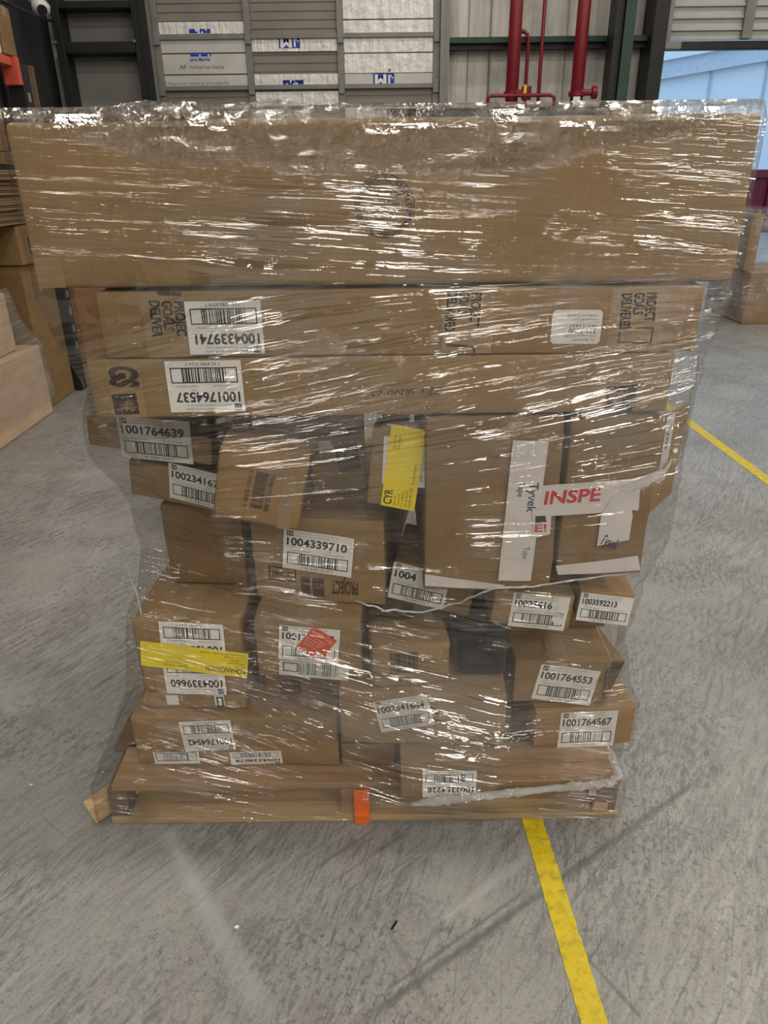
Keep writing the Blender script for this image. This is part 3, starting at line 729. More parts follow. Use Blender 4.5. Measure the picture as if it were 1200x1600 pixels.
o = MB().box((-.02, -.02, 0), (.02, .02, at(48, 103, 7.0).z), bev=.004).obj('wooden_pole', WOODDK); o.location = (at(52, 130, 7.0).x, 7.0, 0); tag(o, 'thin wooden pole leaning by the dark left wall', 'pole')

# ---- pallet rack at the left with its goods
YR = 5.2
xr = at(33, 105, YR).x; zbm = at(20, 100, YR).z
rk = empty('pallet_rack', loc=(xr - .5, 4.0, 0)); tag(rk, 'storage rack with an orange beam and black upright at the left edge', 'rack')
def R(mb, name, mat): mb.v = [v - Vector((xr - .5, 4.0, 0)) for v in mb.v]; return mb.obj(name, mat, rk)
zt = at(28, 90, YR).z; zl = at(28, 105, YR).z
R(MB().box((xr - .085, 1.2, zl), (xr - .03, YR - .05, zt), bev=.005), 'beam', ORANGEBEAM)
R(MB().box((xr - .10, YR - .05, zl - .10), (xr - .0, YR - .01, zt + .0), bev=.005), 'beam_bracket', ORANGEBEAM)
q = MB(); q.box((xr - .10, YR - .01, 0), (xr - .0, YR + .08, zl + .02), bev=.004); R(q, 'upright', STEELDK)
for i in range(14): z = .3 + i * .12; R(MB().box((xr - .001, YR + .02, z), (xr + .004, YR + .05, z + .05)), 'slot', GREYSHEET)
q = MB(); q.box((xr - 1.0, YR - .01, 0), (xr - .91, YR + .08, zl + .02), bev=.004); q.box((xr - 1.0, 1.2, zl), (xr - .95, YR, zt)); R(q, 'rear_upright', STEELDK)
q = MB()
for i in range(18): y = YR - .15 - i * .2; q.box((xr - .95, y, zt - .012), (xr - .06, y + .10, zt))
R(q, 'wire_deck', GREYMETAL)
zs = at(15, 240, YR).z
R(MB().box((xr - .95, 1.2, zs - .07), (xr - .09, YR - .05, zs), bev=.005), 'lower_shelf', WOODDK)
GRK = 'goods on the storage rack'
def bg_box(name, label, x0, x1, y0, y1, z0, z1, mat, cat='box', group=GRK, tape=False, tilt=0.0):
    e = empty(name, loc=((x0 + x1) / 2, (y0 + y1) / 2, z0)); e.rotation_euler.y = tilt; tag(e, label, cat, group)
    hx, hy = (x1 - x0) / 2, (y1 - y0) / 2
    MB().box((-hx, -hy, 0), (hx, hy, z1 - z0), bev=.008).obj('body', mat, e)
    q = MB(); q.box((-hx, -.003, z1 - z0), (hx, .003, z1 - z0 + .001)); q.box((-hx, -.03, z1 - z0 + .0005), (hx, .03, z1 - z0 + .0015), 1); q.box((hx, -.03, (z1 - z0) * .8), (hx + .001, .03, z1 - z0 + .001), 1); q.obj('top_seam', [LINE, TAPE], e)
    return e
bg_box('cardboard_box', 'tall brown carton standing on the orange rack beam', xr - .42, xr - .02, 5.07, YR + .03, zt + .002, at(20, 0, 5.0).z, KRAFT3)
for k in range(2): bg_box('white_package', ('white flat package nearest on the orange rack beam', 'white flat package between the nearest one and the tall carton on the rack beam')[k], xr - .30 + .0, xr - .035, 4.90 + k * .085, 4.975 + k * .085, zt + .002, zt + .30 - .03 * k, WHITEP, 'package')
bg_box('cardboard_box', 'brown carton standing upright below the orange beam', xr - .55, xr - .13, 4.4, YR - .1, zs + .004, zl - .12, KRAFT3)
z = at(20, 345, YR).z
for i in range(11):
    h = (zs - .10 - z) / 11; jx, jy = random.uniform(-.04, .0), random.uniform(-.05, .02)
    e = empty('flattened_carton', loc=(xr - .40 + jx, 4.55 + jy, z + i * h)); e.rotation_euler.z = random.uniform(-.03, .03)
    tag(e, 'flattened brown carton in the flat pile under the rack shelf', 'cardboard', 'flattened cartons under the rack shelf')
    MB().box((-.42, -.55, 0), (.42, .55, h * .46), bev=.002).obj('lower_ply', KRAFT3, e); MB().box((-.41, -.56, h * .5), (.415, .55, h * .92), bev=.002).obj('upper_ply', FLUTE if i % 3 == 0 else KRAFT3, e)
zz4 = at(20, 404, YR).z
e = bg_box('cardboard_box', 'dull brown carton with a dark window under the flat cardboard pile', xr - .85, xr - .02, 4.72, YR - .02, zz4, z - .008, KRAFT3)
MB().box((.416, -.10, .06), (.418, .15, .16)).obj('dark_window', INK, e)
bg_box('cardboard_box', 'brown carton on the floor under the rack', xr - .85, xr - .05, 4.74, YR - .02, 0, zz4 - .004, KRAFT3)
a, b = at(20, 413, 6.06), at(105, 413, 6.06)
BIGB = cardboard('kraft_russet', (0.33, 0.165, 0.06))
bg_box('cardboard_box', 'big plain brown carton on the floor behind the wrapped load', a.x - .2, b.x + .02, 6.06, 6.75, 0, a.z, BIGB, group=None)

# ---- load of pale cartons wrapped in film at the left edge
GL = 'pale cartons of the left load'
bg_box('pallet_carton', 'pale carton at the bottom of the wrapped load on the left', -3.0, -2.21, 3.2, 4.66, 0, .45, PALEKRAFT, group=GL)
bg_box('pallet_carton', 'middle pale carton of the wrapped load on the left', -3.02, -2.27, 3.0, 4.48, .455, .80, PALEKRAFT, group=GL)
bg_box('pallet_carton', 'top pale carton of the wrapped load on the left', -3.05, -2.33, 2.9, 4.30, .805, 1.12, PALEKRAFT, group=GL)
V = []; Fc = []; nz_, nx_ = 30, 60
prof = [(0.10, -2.185, 4.69), (.2, -2.19, 4.685), (.44, -2.195, 4.68), (.62, -2.225, 4.53), (.80, -2.25, 4.50), (.98, -2.30, 4.36)]
def pr(z):
    for (a, xa_, ya_), (b, xb_, yb_) in zip(prof, prof[1:]):
        if z <= b: t = (z - a) / (b - a); return xa_ + (xb_ - xa_) * t, ya_ + (yb_ - ya_) * t
    return prof[-1][1:]
loopn = 0
for j in range(nz_ + 1):
    z = .10 + .72 * j / nz_; X, Y2 = pr(z)
    ring = []
    for i in range(nx_ + 1):
        t = i / nx_; y = 2.85 + (Y2 - 2.85) * t; ring.append((X + .006 * noise.noise(Vector((y * 6, z * 14, 1))), y, z + .02 * noise.noise(Vector((y * 3, 5, 0))) * (j == nz_)))
    for i in range(1, 20): ring.append((X - .86 * i / 20, Y2 + .006 * noise.noise(Vector((i, z * 14, 4))), z))
    V += ring; loopn = len(ring)
for j in range(nz_):
    for i in range(loopn - 1): Fc.append((j * loopn + i, j * loopn + i + 1, (j + 1) * loopn + i + 1, (j + 1) * loopn + i))
o = mesh_obj('stretch_film', V, Fc, FILM2, smooth=True); tag(o, 'milky stretch film around the pale cartons at the left edge', 'plastic wrap')

# ---- wrapped load by the open bay at the right
GR = 'cartons of the load by the open bay'
x0 = at(1149, 500, 7.6).x
bg_box('pallet_carton', 'wide tan carton at the bottom of the load by the open bay', x0, x0 + 1.1, 7.45, 8.4, 0, at(1180, 425, 7.5).z, KRAFT2, group=GR)
zb3 = at(1180, 425, 7.5).z; bg_box('pallet_carton', 'upper tan carton of the load by the open bay', x0 - .02, at(1160, 420, 7.6).x + .12, 7.6, 8.3, zb3, at(1165, 335, 7.6).z, KRAFT2, group=GR)
V = []; Fc = []; n = 48; cx, cy = x0 + .52, 7.92
tz = at(1165, 330, 7.6).z
for j in range(25):
    t = j / 24; z = .04 + (tz + .03 - .04) * t
    f = 0 if z < zb3 + .02 else min(1, (z - zb3 - .02) / (tz - zb3)); f = f ** .55
    hx0, hx1 = -.60, .62 + (-.93) * f
    for i in range(n):
        a = 2 * math.pi * i / n; c, s_ = math.cos(a), math.sin(a); k = 1 / max(abs(c), abs(s_)); c *= k; s_ *= k
        xx = (hx0 + hx1) / 2 + (hx1 - hx0) / 2 * c; V.append((cx + xx + .01 * noise.noise(Vector((a * 3, z * 8, 0))), cy + .54 * s_ + .01 * noise.noise(Vector((a * 3, z * 8, 9))), z))
for j in range(24):
    for i in range(n): Fc.append((j * n + i, j * n + (i + 1) % n, (j + 1) * n + (i + 1) % n, (j + 1) * n + i))
o = mesh_obj('stretch_film', V, Fc, FILM2, smooth=True); tag(o, 'milky stretch film flaring over the load by the open bay', 'plastic wrap')

# ---- litter on the floor
def litter(name, px, py, pts, mat, label, ang=0.0):
    o = MB(); n = len(pts); o.add([(x, y, .0004) for x, y in pts] + [(x * .96, y * .96, .0026) for x, y in pts], [tuple(range(n))[::-1], tuple(range(n, 2 * n))] + [(i, (i + 1) % n, n + (i + 1) % n, n + i) for i in range(n)])
    o = o.obj(name, mat); o.location = atz(px, py, 0); o.rotation_euler.z = ang; return tag(o, label, 'litter')
litter('plastic_strip', 616, 1446, [(-.0115, -.002), (.0105, -.0022), (.0115, .0018), (-.011, .0021)], BLACKBAG, 'short black plastic strip lying on the concrete in front of the pallet', rad(57))
litter('paper_scrap', 370, 1449, [(-.005, -.002), (-.001, -.004), (.005, -.002), (.004, .003), (-.003, .0035)], WHITEP, 'small white scrap on the concrete left of the black strip')
litter('paper_scrap', 49, 1227, [(-.004, -.0015), (.004, -.001), (.003, .0015), (-.003, .0015)], WHITEP, 'tiny white scrap on the concrete left of the pallet')

# ================================================================== the wrapped pallet
PX0, PX1, PY0, PY1, DK = -.682, .548, 1.252, 2.26, .118
pal = empty('wooden_pallet', loc=((PX0 + PX1) / 2, (PY0 + PY1) / 2, 0)); tag(pal, 'worn wooden pallet under the stack of cartons, broken at its left front corner', 'pallet')
def PL(mb, name, mat): mb.v = [v - pal.location for v in mb.v]; return mb.obj(name, mat, pal)
ys = np.linspace(PY0, PY1 - .125, 8)
for i, y in enumerate(ys): PL(MB().box((PX0 + (.035 if i == 0 else random.uniform(0, .01)), y, DK - .018), (PX1 - random.uniform(0, .01), y + (.137 if i < 7 else .125), DK), bev=.002), 'deck_board', WOOD if i % 3 != 1 else WOODDK)
for k, (a, b) in enumerate(((PX0 + .02, PX0 + .065), (-.112, -.070), (PX1 - .055, PX1 - .002))):
    PL(MB().box((a, PY0 + .004, .016), (b, PY1, DK - .018), bev=.002), 'stringer', WOODDK if k != 1 else WOOD)  # outer stringers darker: shade under the deck put into the colour
for y in (PY0 - .004, 1.70, PY1 - .10): PL(MB().box((PX0 + .02, y, 0), (PX1, y + .10, .016), bev=.0015), 'bottom_board', WOODPALE if y < 1.4 else WOODDK)  # rear boards darkened as well, painting the shade inside the opening
c = Matrix.Translation(atz(163, 1268, .02)) @ Matrix.Rotation(rad(40), 4, 'Z') @ Matrix.Rotation(rad(-12), 4, 'Y')
q = MB().box((-.028, -.014, -.006), (.10, .020, .050), bev=.003); q.v = [c @ v for v in q.v]; PL(q, 'broken_stringer_end', WOODPALE)
for v in (((.475, PY0 - .002, .07), (.492, PY0 + .003, .088)), ((.490, PY0 - .002, .022), (.525, PY0 + .003, .042))): PL(MB().box(*v), 'wood_splinter', WOODPALE)
# orange plastic clip over the middle stringer
cl0 = atz(566, 1279, 0.0)
oc = empty('plastic_clip', loc=(cl0.x, PY0 - .004, 0)); tag(oc, 'bright orange plastic clip beside the middle stringer of the pallet', 'clip')
MB().box((-.018, -.002, .018), (.018, .003, .098), bev=.001).obj('upright', ORANGEP, oc)
q = MB().box((-.018, -.012, .002), (.018, .0, .030), bev=.003); q.obj('foot', ORANGEP, oc)

# ---- cartons, bottom layer first
def tapes(c, side='x', k=.5, w=.024, top=True, front=True):
    u0, u1 = c.W * k - w, c.W * k + w
    if top: c.band('packing_tape', TAPE, u0, u1, .002, c.D - .002, 'top')
    if front: c.band('packing_tape', TAPE, u0, u1, max(0, c.H - .06), c.H - .002, 'front')

S1 = Carton('long low carton at lower left, white label reading 1001764542 upside down', (217, 1194), (530, 1196), (215, 1121), .80, zb=DK + .004, mat=KRAFT, seed=1)
S1.stick('shipping_label', lambda w, h: ship_label(w, h, '1001764542', 1), L3B, (369, 1170), (290, 1173), (362, 1124))
S1.stick('second_label', lambda w, h: ship_label(w, h, '1004338078', 2), L3B, (442, 1192), (362, 1194), (440, 1172))
S1.stick('torn_label', lambda w, h: Flat().rect(0, 0, w, h, 0, 0, 8, 4).frame(w * .05, h * .25, w * .9, h * .70, h * .05, 1).bars(w * .22, h * .28, w * .56, h * .64, 2, 1, 4, 18), L3B, (239, 1175), (310, 1174), (243, 1193))
S5b = Carton('small flat carton squeezed between the two low front cartons', (534, 1196), (618, 1197), (534, 1163), .22, zb=DK + .004, mat=KRAFT3, seed=2)
S6 = Carton('small carton jutting over the pallet front, label 1002364228 upside down', (625, 1248), (775, 1247), (624, 1190), .80, zb=DK + .004, mat=KRAFT, seed=3)
S6.stick('shipping_label', lambda w, h: ship_label(w, h, '1002364228', 5), L3, (743, 1244), (660, 1245), (742, 1203))
S7 = Carton('low carton at lower right, tilted label reading 1001764567', (832, 1168), (985, 1160), (834, 1113), .62, zb=DK + .004, mat=KRAFT4, seed=4)
S7.stick('shipping_label', lambda w, h: ship_label(w, h, '1001764567', 6), L3, (877, 1113), (966, 1109), (866, 1168))
tapes(S7, k=.5, front=False)
S2b = Carton('flat carton pressed under the carton with the yellow sticker', (228, 1106), (386, 1108), (226, 1084), .60, zb=S1.top + .005, mat=KRAFT2, seed=5)
S2b.stick('torn_label', lambda w, h: Flat().rect(0, 0, w, h, 0, 0, 4, 4).frame(w * .1, h * .2, w * .7, h * .9, h * .12, 1), L3B, (352, 1102), (337, 1102), (352, 1085))
S2b.stick('torn_label', lambda w, h: Flat().rect(0, 0, w, h, 0, 0, 4, 4), L3B, (281, 1100), (262, 1100), (281, 1085))
S2 = Carton('carton at left wrapped with a yellow sticker and two bar code labels', (224, 1082), (388, 1085), (222, 969), .60, zb=S2b.top + .009, mat=KRAFT2, seed=6, rnd=.010, amp=.0025)
S2.stick('shipping_label', lambda w, h: ship_label(w, h, '1004339660', 7), L3, (354, 1032), (255, 1028), (353, 975), base=.0022)
S2.stick('second_label', lambda w, h: ship_label(w, h, '1004339660', 8), L3, (355, 1084), (262, 1082), (352, 1026), base=.0034)
def yellow_k(w, h):
    f = Flat(); f.rect(0, 0, w, h, 0, 0, 24, 5)
    f.text('KOHANOWICH', w * .02, h * .66, h * .22, 1, 1, w=w * .37, bold=.012)
    for i, (t, k) in enumerate((('Store: 0112', .10), ('Order Date: 0805', .16), ('PO: 1087733', .14), ('Ship Via: STORE', .20), ('Placed By: ASSOCIATE', .22))): f.text(t, w * .02, h * (.55 - i * .115), h * .07, 2, 1, w=w * k, res=1)
    f.text('Placed By: 07/15/2025', w * .24, h * .12, h * .07, 2, 1, w=w * .21, res=1)
    f.text('Ship Date: 07/15/2025', w * .56, h * .80, h * .07, 2, 1, w=w * .24, res=1); f.text('Stop: Route: 0103', w * .56, h * .68, h * .07, 2, 1, w=w * .20, res=1)
    return f
S2.stick('yellow_sticker', yellow_k, [YELLOW, INK, STAMP], (387, 1057), (222, 1037), (389, 1019), base=.0058)
tapes(S2, k=.5, front=False)
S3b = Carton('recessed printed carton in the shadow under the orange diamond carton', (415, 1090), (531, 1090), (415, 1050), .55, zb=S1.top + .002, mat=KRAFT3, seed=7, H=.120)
S3b.stick('printed_mark', lambda w, h: Flat().rect(0, 0, w, h, 0, 0).text('THE HOME', w * .06, h * .55, h * .3, 1, 1, w=w * .85).text('DEPOT', w * .06, h * .1, h * .3, 1, 1, w=w * .85), [STAMP, KRAFT3], (437, 1062), (469, 1062), (438, 1084))
S3 = Carton('carton whose white label is half covered by an orange diamond sticker', (405, 1056), (567, 1058), (404, 967), .66, zb=S3b.top + .003, mat=KRAFT2, seed=8)
S3.stick('shipping_label', lambda w, h: ship_label(w, h, '1001764583', 9), L3, (437, 975), (532, 984), (430, 1028))
S3.stick('second_label', lambda w, h: Flat().rect(0, 0, w, h, 0, 0, 12, 3).frame(w * .05, h * .28, w * .22, h * .62, h * .07, 1).bars(w * .28, h * .15, w * .56, h * .8, 2, 1, 10, 22), L3B, (437, 1030), (546, 1040), (435, 1053))
def diamond(w, h):
    f = Flat(); f.rect(0, 0, w, h, 0, 0, 8, 8)
    f.text('Customer Copy', w * .07, h * .78, h * .15, 1, 1, w=w * .86)
    for i, t in enumerate(('This Order Requires', 'Special Handling', 'Please Keep With', 'Customer Order')): f.text(t, w * .08, h * (.62 - i * .115), h * .07, 2, 1, w=w * (.7 - .05 * i), res=1)
    f.rect(w * .72, h * .03, w * .24, h * .24, 1, 1); f.text('THE', w * .75, h * .19, h * .05, 0, 2, w=w * .1, res=1); f.text('HOME', w * .745, h * .12, h * .055, 0, 2, w=w * .19, res=1); f.text('DEPOT', w * .745, h * .05, h * .055, 0, 2, w=w * .19, res=1)
    return f
S3.stick('orange_diamond_sticker', diamond, [ORANGE, CREAMINK, CREAMINK], (490, 977), (527, 1000), (459, 1006), base=.0034)
S5 = Carton('carton behind the film at the centre, slanted label reading 1002341644', (532, 1160), (786, 1168), (531, 1080), .60, zb=S6.top + .003, mat=KRAFT, seed=9)
S5.stick('shipping_label', lambda w, h: ship_label(w, h, '1002341644', 11), L3B, (582, 1097), (667, 1084), (588, 1145))
S4 = Carton('small crumpled carton without a label beside the black plastic package', (581, 1077), (703, 1068), (580, 1013), .11, zb=S5.top + .003, mat=KRAFT2, seed=10, amp=.006, rnd=.012, freq=14)
S4.stick('printed_mark', lambda w, h: Flat().bars(0, 0, w, h, 0, 0, 3, 20), [STAMP], (608, 1020), (652, 1016), (610, 1052))
bp_a, bp_b = S5.top + .004, .575
HB = Carton('black plastic wrapped package standing in the dark gap', (706, 1080), (778, 1082), None, .50, zb=S5.top + .004, mat=BLACKBAG, seed=11, H=.20, amp=.005, freq=16, rnd=.012, dz=0) if False else None
e_ = empty('plastic_package', loc=(.212, 1.30, S5.top + .004)); tag(e_, 'black plastic wrapped package standing in the dark gap beside the crumpled carton', 'package')
q = MB().box((-.055, 0, 0), (.055, .40, .508 - S5.top), bev=.008); q.obj('body', BLACKBAG, e_, True)
MB().box((-.057, .18, .0), (.057, .21, .5102 - S5.top), bev=.002).obj('tape_band', STEELDK, e_)
S8 = Carton('carton with an open side flap, tilted label reading 1001764553', (800, 1098), (948, 1097), (806, 1034), .50, zb=S7.top + .013, mat=KRAFT, seed=12, amp=.003)
S8.stick('shipping_label', lambda w, h: ship_label(w, h, '1001764553', 12), L3, (846, 1037), (939, 1049), (831, 1091))
# open flap at the right end, standing out from the side
W8, H8 = S8.W, S8.H
fl8 = MB(); fl8.add([(W8 + .001, .004, H8), (W8 + .001, .16, H8), (W8 + .052, .06, H8 * .62), (W8 + .004, .004, H8 * .98), (W8 + .004, .16, H8 * .97), (W8 + .050, .06, H8 * .59)], [(0, 2, 1), (3, 4, 5), (0, 1, 4, 3), (1, 2, 5, 4), (2, 0, 3, 5)])
fl8.add([(W8 + .001, .004, 0.01), (W8 + .052, .06, H8 * .60), (W8 + .001, .16, .01), (W8 + .003, .006, 0.008), (W8 + .049, .06, H8 * .57), (W8 + .003, .158, .008)], [(0, 2, 1), (3, 4, 5), (0, 1, 4, 3), (1, 2, 5, 4), (2, 0, 3, 5)])
fl8.obj('side_flap', KRAFT3, S8.root)
MB().box((W8 - .012, -.0035, H8 * .1), (W8 - .004, .0, H8 * .85)).obj('torn_edge', FLUTE, S8.root)
tapes(S8, k=.46, front=False); tapes(S5, k=.5, front=False); tapes(S3, k=.5, front=False)
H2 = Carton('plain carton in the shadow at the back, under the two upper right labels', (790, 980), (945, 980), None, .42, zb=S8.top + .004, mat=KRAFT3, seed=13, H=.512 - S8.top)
S9 = Carton('carton at right with a large label reading 10023416, under the taped carton', (765, 974), (888, 984), (774, 922), .62, Y=(1.285, 1.28), mat=KRAFT, seed=14)
S9.stick('shipping_label', lambda w, h: ship_label(w, h, '10023416', 13, nw=.66), L3B, (803, 925), (892, 933), (791, 977))
S9.stick('old_label', lambda w, h: Flat().rect(0, 0, w, h, 0, 0, 4, 4).text('079', w * .1, h * .3, h * .35, 2, 1, w=w * .7), L3B, (872, 945), (889, 950), (868, 972), base=.0030)
S10 = Carton('small orange brown carton at the right edge, label reading 1003592213', (898, 966), (982, 974), (903, 921), .55, Y=(1.285, 1.275), mat=KRAFT4, seed=15)
S10.stick('shipping_label', lambda w, h: ship_label(w, h, '1003592213', 14, logo=True, nw=.66), L3, (909, 925), (991, 934), (900, 968))
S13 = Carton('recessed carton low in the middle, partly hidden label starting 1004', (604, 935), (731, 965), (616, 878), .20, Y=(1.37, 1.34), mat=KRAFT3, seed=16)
S13.stick('shipping_label', lambda w, h: ship_label(w, h, '1004', 15, nw=.38), L3B, (616, 877), (705, 897), (601, 931))
S14 = Carton('carton left of centre with a large label reading 1004339710', (402, 933), (602, 946), (407, 806), .62, zb=S3.top + .003, mat=KRAFT2, seed=17, amp=.003)
S14.stick('shipping_label', lambda w, h: ship_label(w, h, '1004339710', 16), L3, (444, 825), (554, 841), (440, 885), base=.0028)
S14.stick('printed_mark', lambda w, h: Flat().text('PROJECT', 0, h * .1, h * .7, 0, 0, w=w * .45, bold=.02).rect(w * .58, 0, w * .2, h, 0, 0).text('DEPOT', w * .59, h * .3, h * .3, 1, 1, w=w * .17).rect(w * .82, 0, w * .16, h, 0, 0), [STAMP, KRAFT2], (560, 935), (470, 929), (560, 906))
S14.stick('printed_mark', lambda w, h: Flat().frame(0, 0, w, h, h * .08, 0, 0).text('SOFT MARK', w * .1, h * .3, h * .4, 0, 0, w=w * .8), [STAMP], (463, 909), (421, 905), (463, 887))
tapes(S14, k=.52, front=False)
S20 = Carton('brown carton behind loose film at left, below the jutting label cartons', (268, 910), (388, 915), None, .50, zb=S2.top + .006, mat=KRAFT3, seed=18, H=.205)
S19 = Carton('jutting carton at left with a label reading 1002341, second from the end boards', (205, 772), (332, 800), (205, 719), .48, Y=(1.475, 1.415), mat=KRAFT, seed=19)
S19.root['label'] = 'left carton with a grey label reading 1002341, partly behind the barcode carton'
S19.stick('shipping_label', lambda w, h: ship_label(w, h, '1002341677', 17), L3B, (264, 722), (360, 745), (263, 776))
S18 = Carton('left carton jutting out farthest, label reading 1001764639', (140, 702), (332, 737), (142, 652), .45, Y=(1.475, 1.415), mat=KRAFT, seed=20, dz=.012)
S18.stick('shipping_label', lambda w, h: ship_label(w, h, '1001764639', 18), L3B, (182, 649), (296, 659), (181, 713))
IT = Carton('tilted carton with a brown printed bar code standing out in front', (332, 806), (465, 830), (347, 697), .125, Y=(1.262, 1.262), lean=rad(-6), mat=KRAFT4, seed=21, amp=.003, rnd=.008)
IT.stick('printed_barcode', lambda w, h: Flat().bars(w * .05, h * .32, w * .9, h * .42, 0, 0, 19, 26).text('ITEM#: WS020-4840', w * .06, h * .80, h * .17, 0, 0, w=w * .92, bold=.01).text('8 14261 02840 4', w * .05, h * .08, h * .14, 0, 0, w=w * .9), [STAMP], (433, 740), (420, 801), (387, 729))
IT.stick('paper_label', lambda w, h: Flat().rect(0, 0, w, h, 0, 0, 6, 5).text('Qty: 1', w * .12, h * .10, h * .16, 2, 1, w=w * .25).text('Ship To: 0112', w * .30, h * .72, h * .10, 2, 1, w=w * .5, res=1).text('WS020 4840', w * .30, h * .52, h * .12, 2, 1, w=w * .55).text('Order 335', w * .3, h * .34, h * .1, 2, 1, w=w * .4, res=1), L3B, (394, 650), (448, 657), (387, 668), face='top')
IT.band('packing_tape', TAPE, .125, .15, .0, IT.H * .75, 'front')
S16 = Carton('recessed carton with a printed square, between the tilted carton and the yellow label', (489, 776), (572, 768), (497, 692), .30, zb=S14.top + .004, mat=KRAFT2, seed=22, H=.252)
SB = Carton('filler carton added to block the gap behind the narrow carton marked CYR', (598, 768), (640, 768), None, .35, zb=S14.top + .004, mat=KRAFT3, seed=29, H=.252)  # added filler, keeps the bright background from showing through the gap
S16.stick('printed_mark', lambda w, h: Flat().rect(0, 0, w, h, 0, 0, 3, 3).text('THE HOME', w * .08, h * .55, h * .2, 1, 1, w=w * .8).text('DEPOT', w * .08, h * .2, h * .2, 1, 1, w=w * .8), [STAMP, KRAFT2], (522, 698), (556, 690), (524, 742))
S16.panel('white_tape', WTAPE, [(497, 690), (515, 688), (524, 706), (499, 709)], base=.0012)
CY = Carton('narrow carton with a tall yellow label marked CYR', (572, 786), (636, 796), (590, 664), .05, Y=(1.305, 1.29), mat=KRAFT, seed=23)
CY.stick('white_label', lambda w, h: Flat().rect(0, 0, w, h, 0, 0, 4, 8).text('SHIP-TO-STORE', w * .12, h * .07, h * .09, 1, 1, w=w * .58, shear=.15).text('Package 2 of 2 (1)', w * .05, h * .88, h * .05, 2, 1, w=w * .42, res=1), L3, (597, 755), (600, 681), (664, 766), base=.0012)
def cyr(w, h):
    f = Flat(); f.rect(0, 0, w, h, 0, 0, 14, 7)
    f.text('CYR', w * .03, h * .70, h * .24, 1, 1, w=w * .19, bold=.02)
    for i, t in enumerate(('Store: 0112', 'Order Date: 0705', 'PO: 1087733', 'Ship Via: BC29025', 'Placed By: ASSOCIATE')): f.text(t, w * .03, h * (.58 - i * .11), h * .07, 2, 1, w=w * (.12 + .035 * i), res=1)
    f.text('Placed By: 07/15/2025', w * .33, h * .12, h * .07, 2, 1, w=w * .24, res=1); f.text('Ship Date: 07/15', w * .72, h * .80, h * .07, 2, 1, w=w * .16, res=1); f.text('Stop: Route', w * .72, h * .68, h * .07, 2, 1, w=w * .16, res=1)
    return f
CY.stick('yellow_sticker', cyr, [YELLOW, INK, STAMP], (595, 788), (612, 662), (648, 794), base=.0026)
S11 = Carton('large plain carton right of the yellow label with a vertical strip of white tape', (662, 917), (858, 923), (668, 652), .50, Y=1.25, level=True, mat=KRAFT3, seed=24, amp=.003)
S12 = Carton('large carton at right sealed with red lettered white tape, side flap open', (868, 900), (1000, 895), (869, 652), .50, Y=1.25, level=True, mat=KRAFT3, seed=25, amp=.004)
def vt(w, h):
    f = Flat(); f.rect(0, 0, w, h, 0, 0, 16, 4)
    f.text('Tyvek', w * .31, h * .12, h * .30, 1, 1, w=w * .22, bold=.015); f.text('Tape', w * .33, h * .60, h * .19, 1, 1, w=w * .10, bold=.01)
    f.text('DuPont', w * .28, h * .03, h * .10, 1, 1, w=w * .12); f.text('Tape', w * .75, h * .10, h * .18, 1, 1, w=w * .10); return f
S11.stick('white_tape', lambda w, h: Flat().rect(0, 0, w, h, 0, 0, 16, 4).text('Tyvek', w * .28, h * .62, h * .26, 1, 1, w=w * .21, bold=.015).text('Tape', w * .28, h * .30, h * .18, 1, 1, w=w * .10, bold=.01).text('Tape', w * .74, h * .66, h * .18, 1, 1, w=w * .09), [WTAPE, NAVY], (856, 687), (828, 905), (801, 683), base=.0075)
S11.panel('white_tape', WTAPE, [(664, 897), (790, 914), (775, 921), (664, 915)], base=.0010)
S12.stick('white_tape', lambda w, h: Flat().rect(0, 0, w, h, 0, 0, 12, 4).text('INSPE', w * .04, h * .40, h * .40, 1, 1, w=w * .56, bold=.03, shear=.15), [WTAPE, REDINK], (843, 758), (1000, 746), (847, 806), base=.0045)
S12.panel('torn_tape', WTAPE, [(830, 796), (861, 790), (858, 832), (832, 838)], base=.0088)
S12.stick('torn_tape_print', lambda w, h: Flat().text('E!', w * .1, h * .1, h * .75, 0, 0, w=w * .8, bold=.02).poly([(w * .1, h * 1.0), (w * .9, h * 1.05), (w * .8, h * 1.7), (w * .15, h * 1.75)], 1, 0), [REDINK, INK], (832, 815), (855, 813), (833, 830), base=.0094)
S12.stick('hanging_tape', lambda w, h: Flat().poly([(0, 0), (w, h * .12), (w, h * .62), (w * .82, h * .9), (w * .5, h), (w * .2, h * .9), (0, h * .6)], 0, 0).text('Tyvek', w * .05, h * .06, h * .20, 1, 1, w=w * .62, rot=-.4, bold=.015), [WTAPE, NAVY], (942, 772), (992, 772), (944, 850), base=.006)
S12.panel('white_tape', WTAPE, [(868, 884), (996, 867), (1000, 890), (872, 898)], base=.0014, label=None)
q = MB(); pw_ = [(962, 772, 1.246), (985, 762, 1.240), (1012, 752, 1.243), (1036, 742, 1.262), (1048, 722, 1.285)]
inv = S12.M.inverted(); pts = [inv @ at(*p) for p in pw_]
V = []; Fc = []
for i, p in enumerate(pts):
    hw = (.010, .014, .016, .014, .010)[i]; V += [p + Vector((0, -.002, hw)), p + Vector((0, .006, -hw)), p + Vector((.002, .001, -hw * .4))]
for i in range(len(pts) - 1):
    a = i * 3; b = a + 3; Fc += [(a, a + 2, b + 2, b), (a + 2, a + 1, b + 1, b + 2)]
mesh_obj('twisted_tape', V, Fc, WTAPE, parent=S12.root)
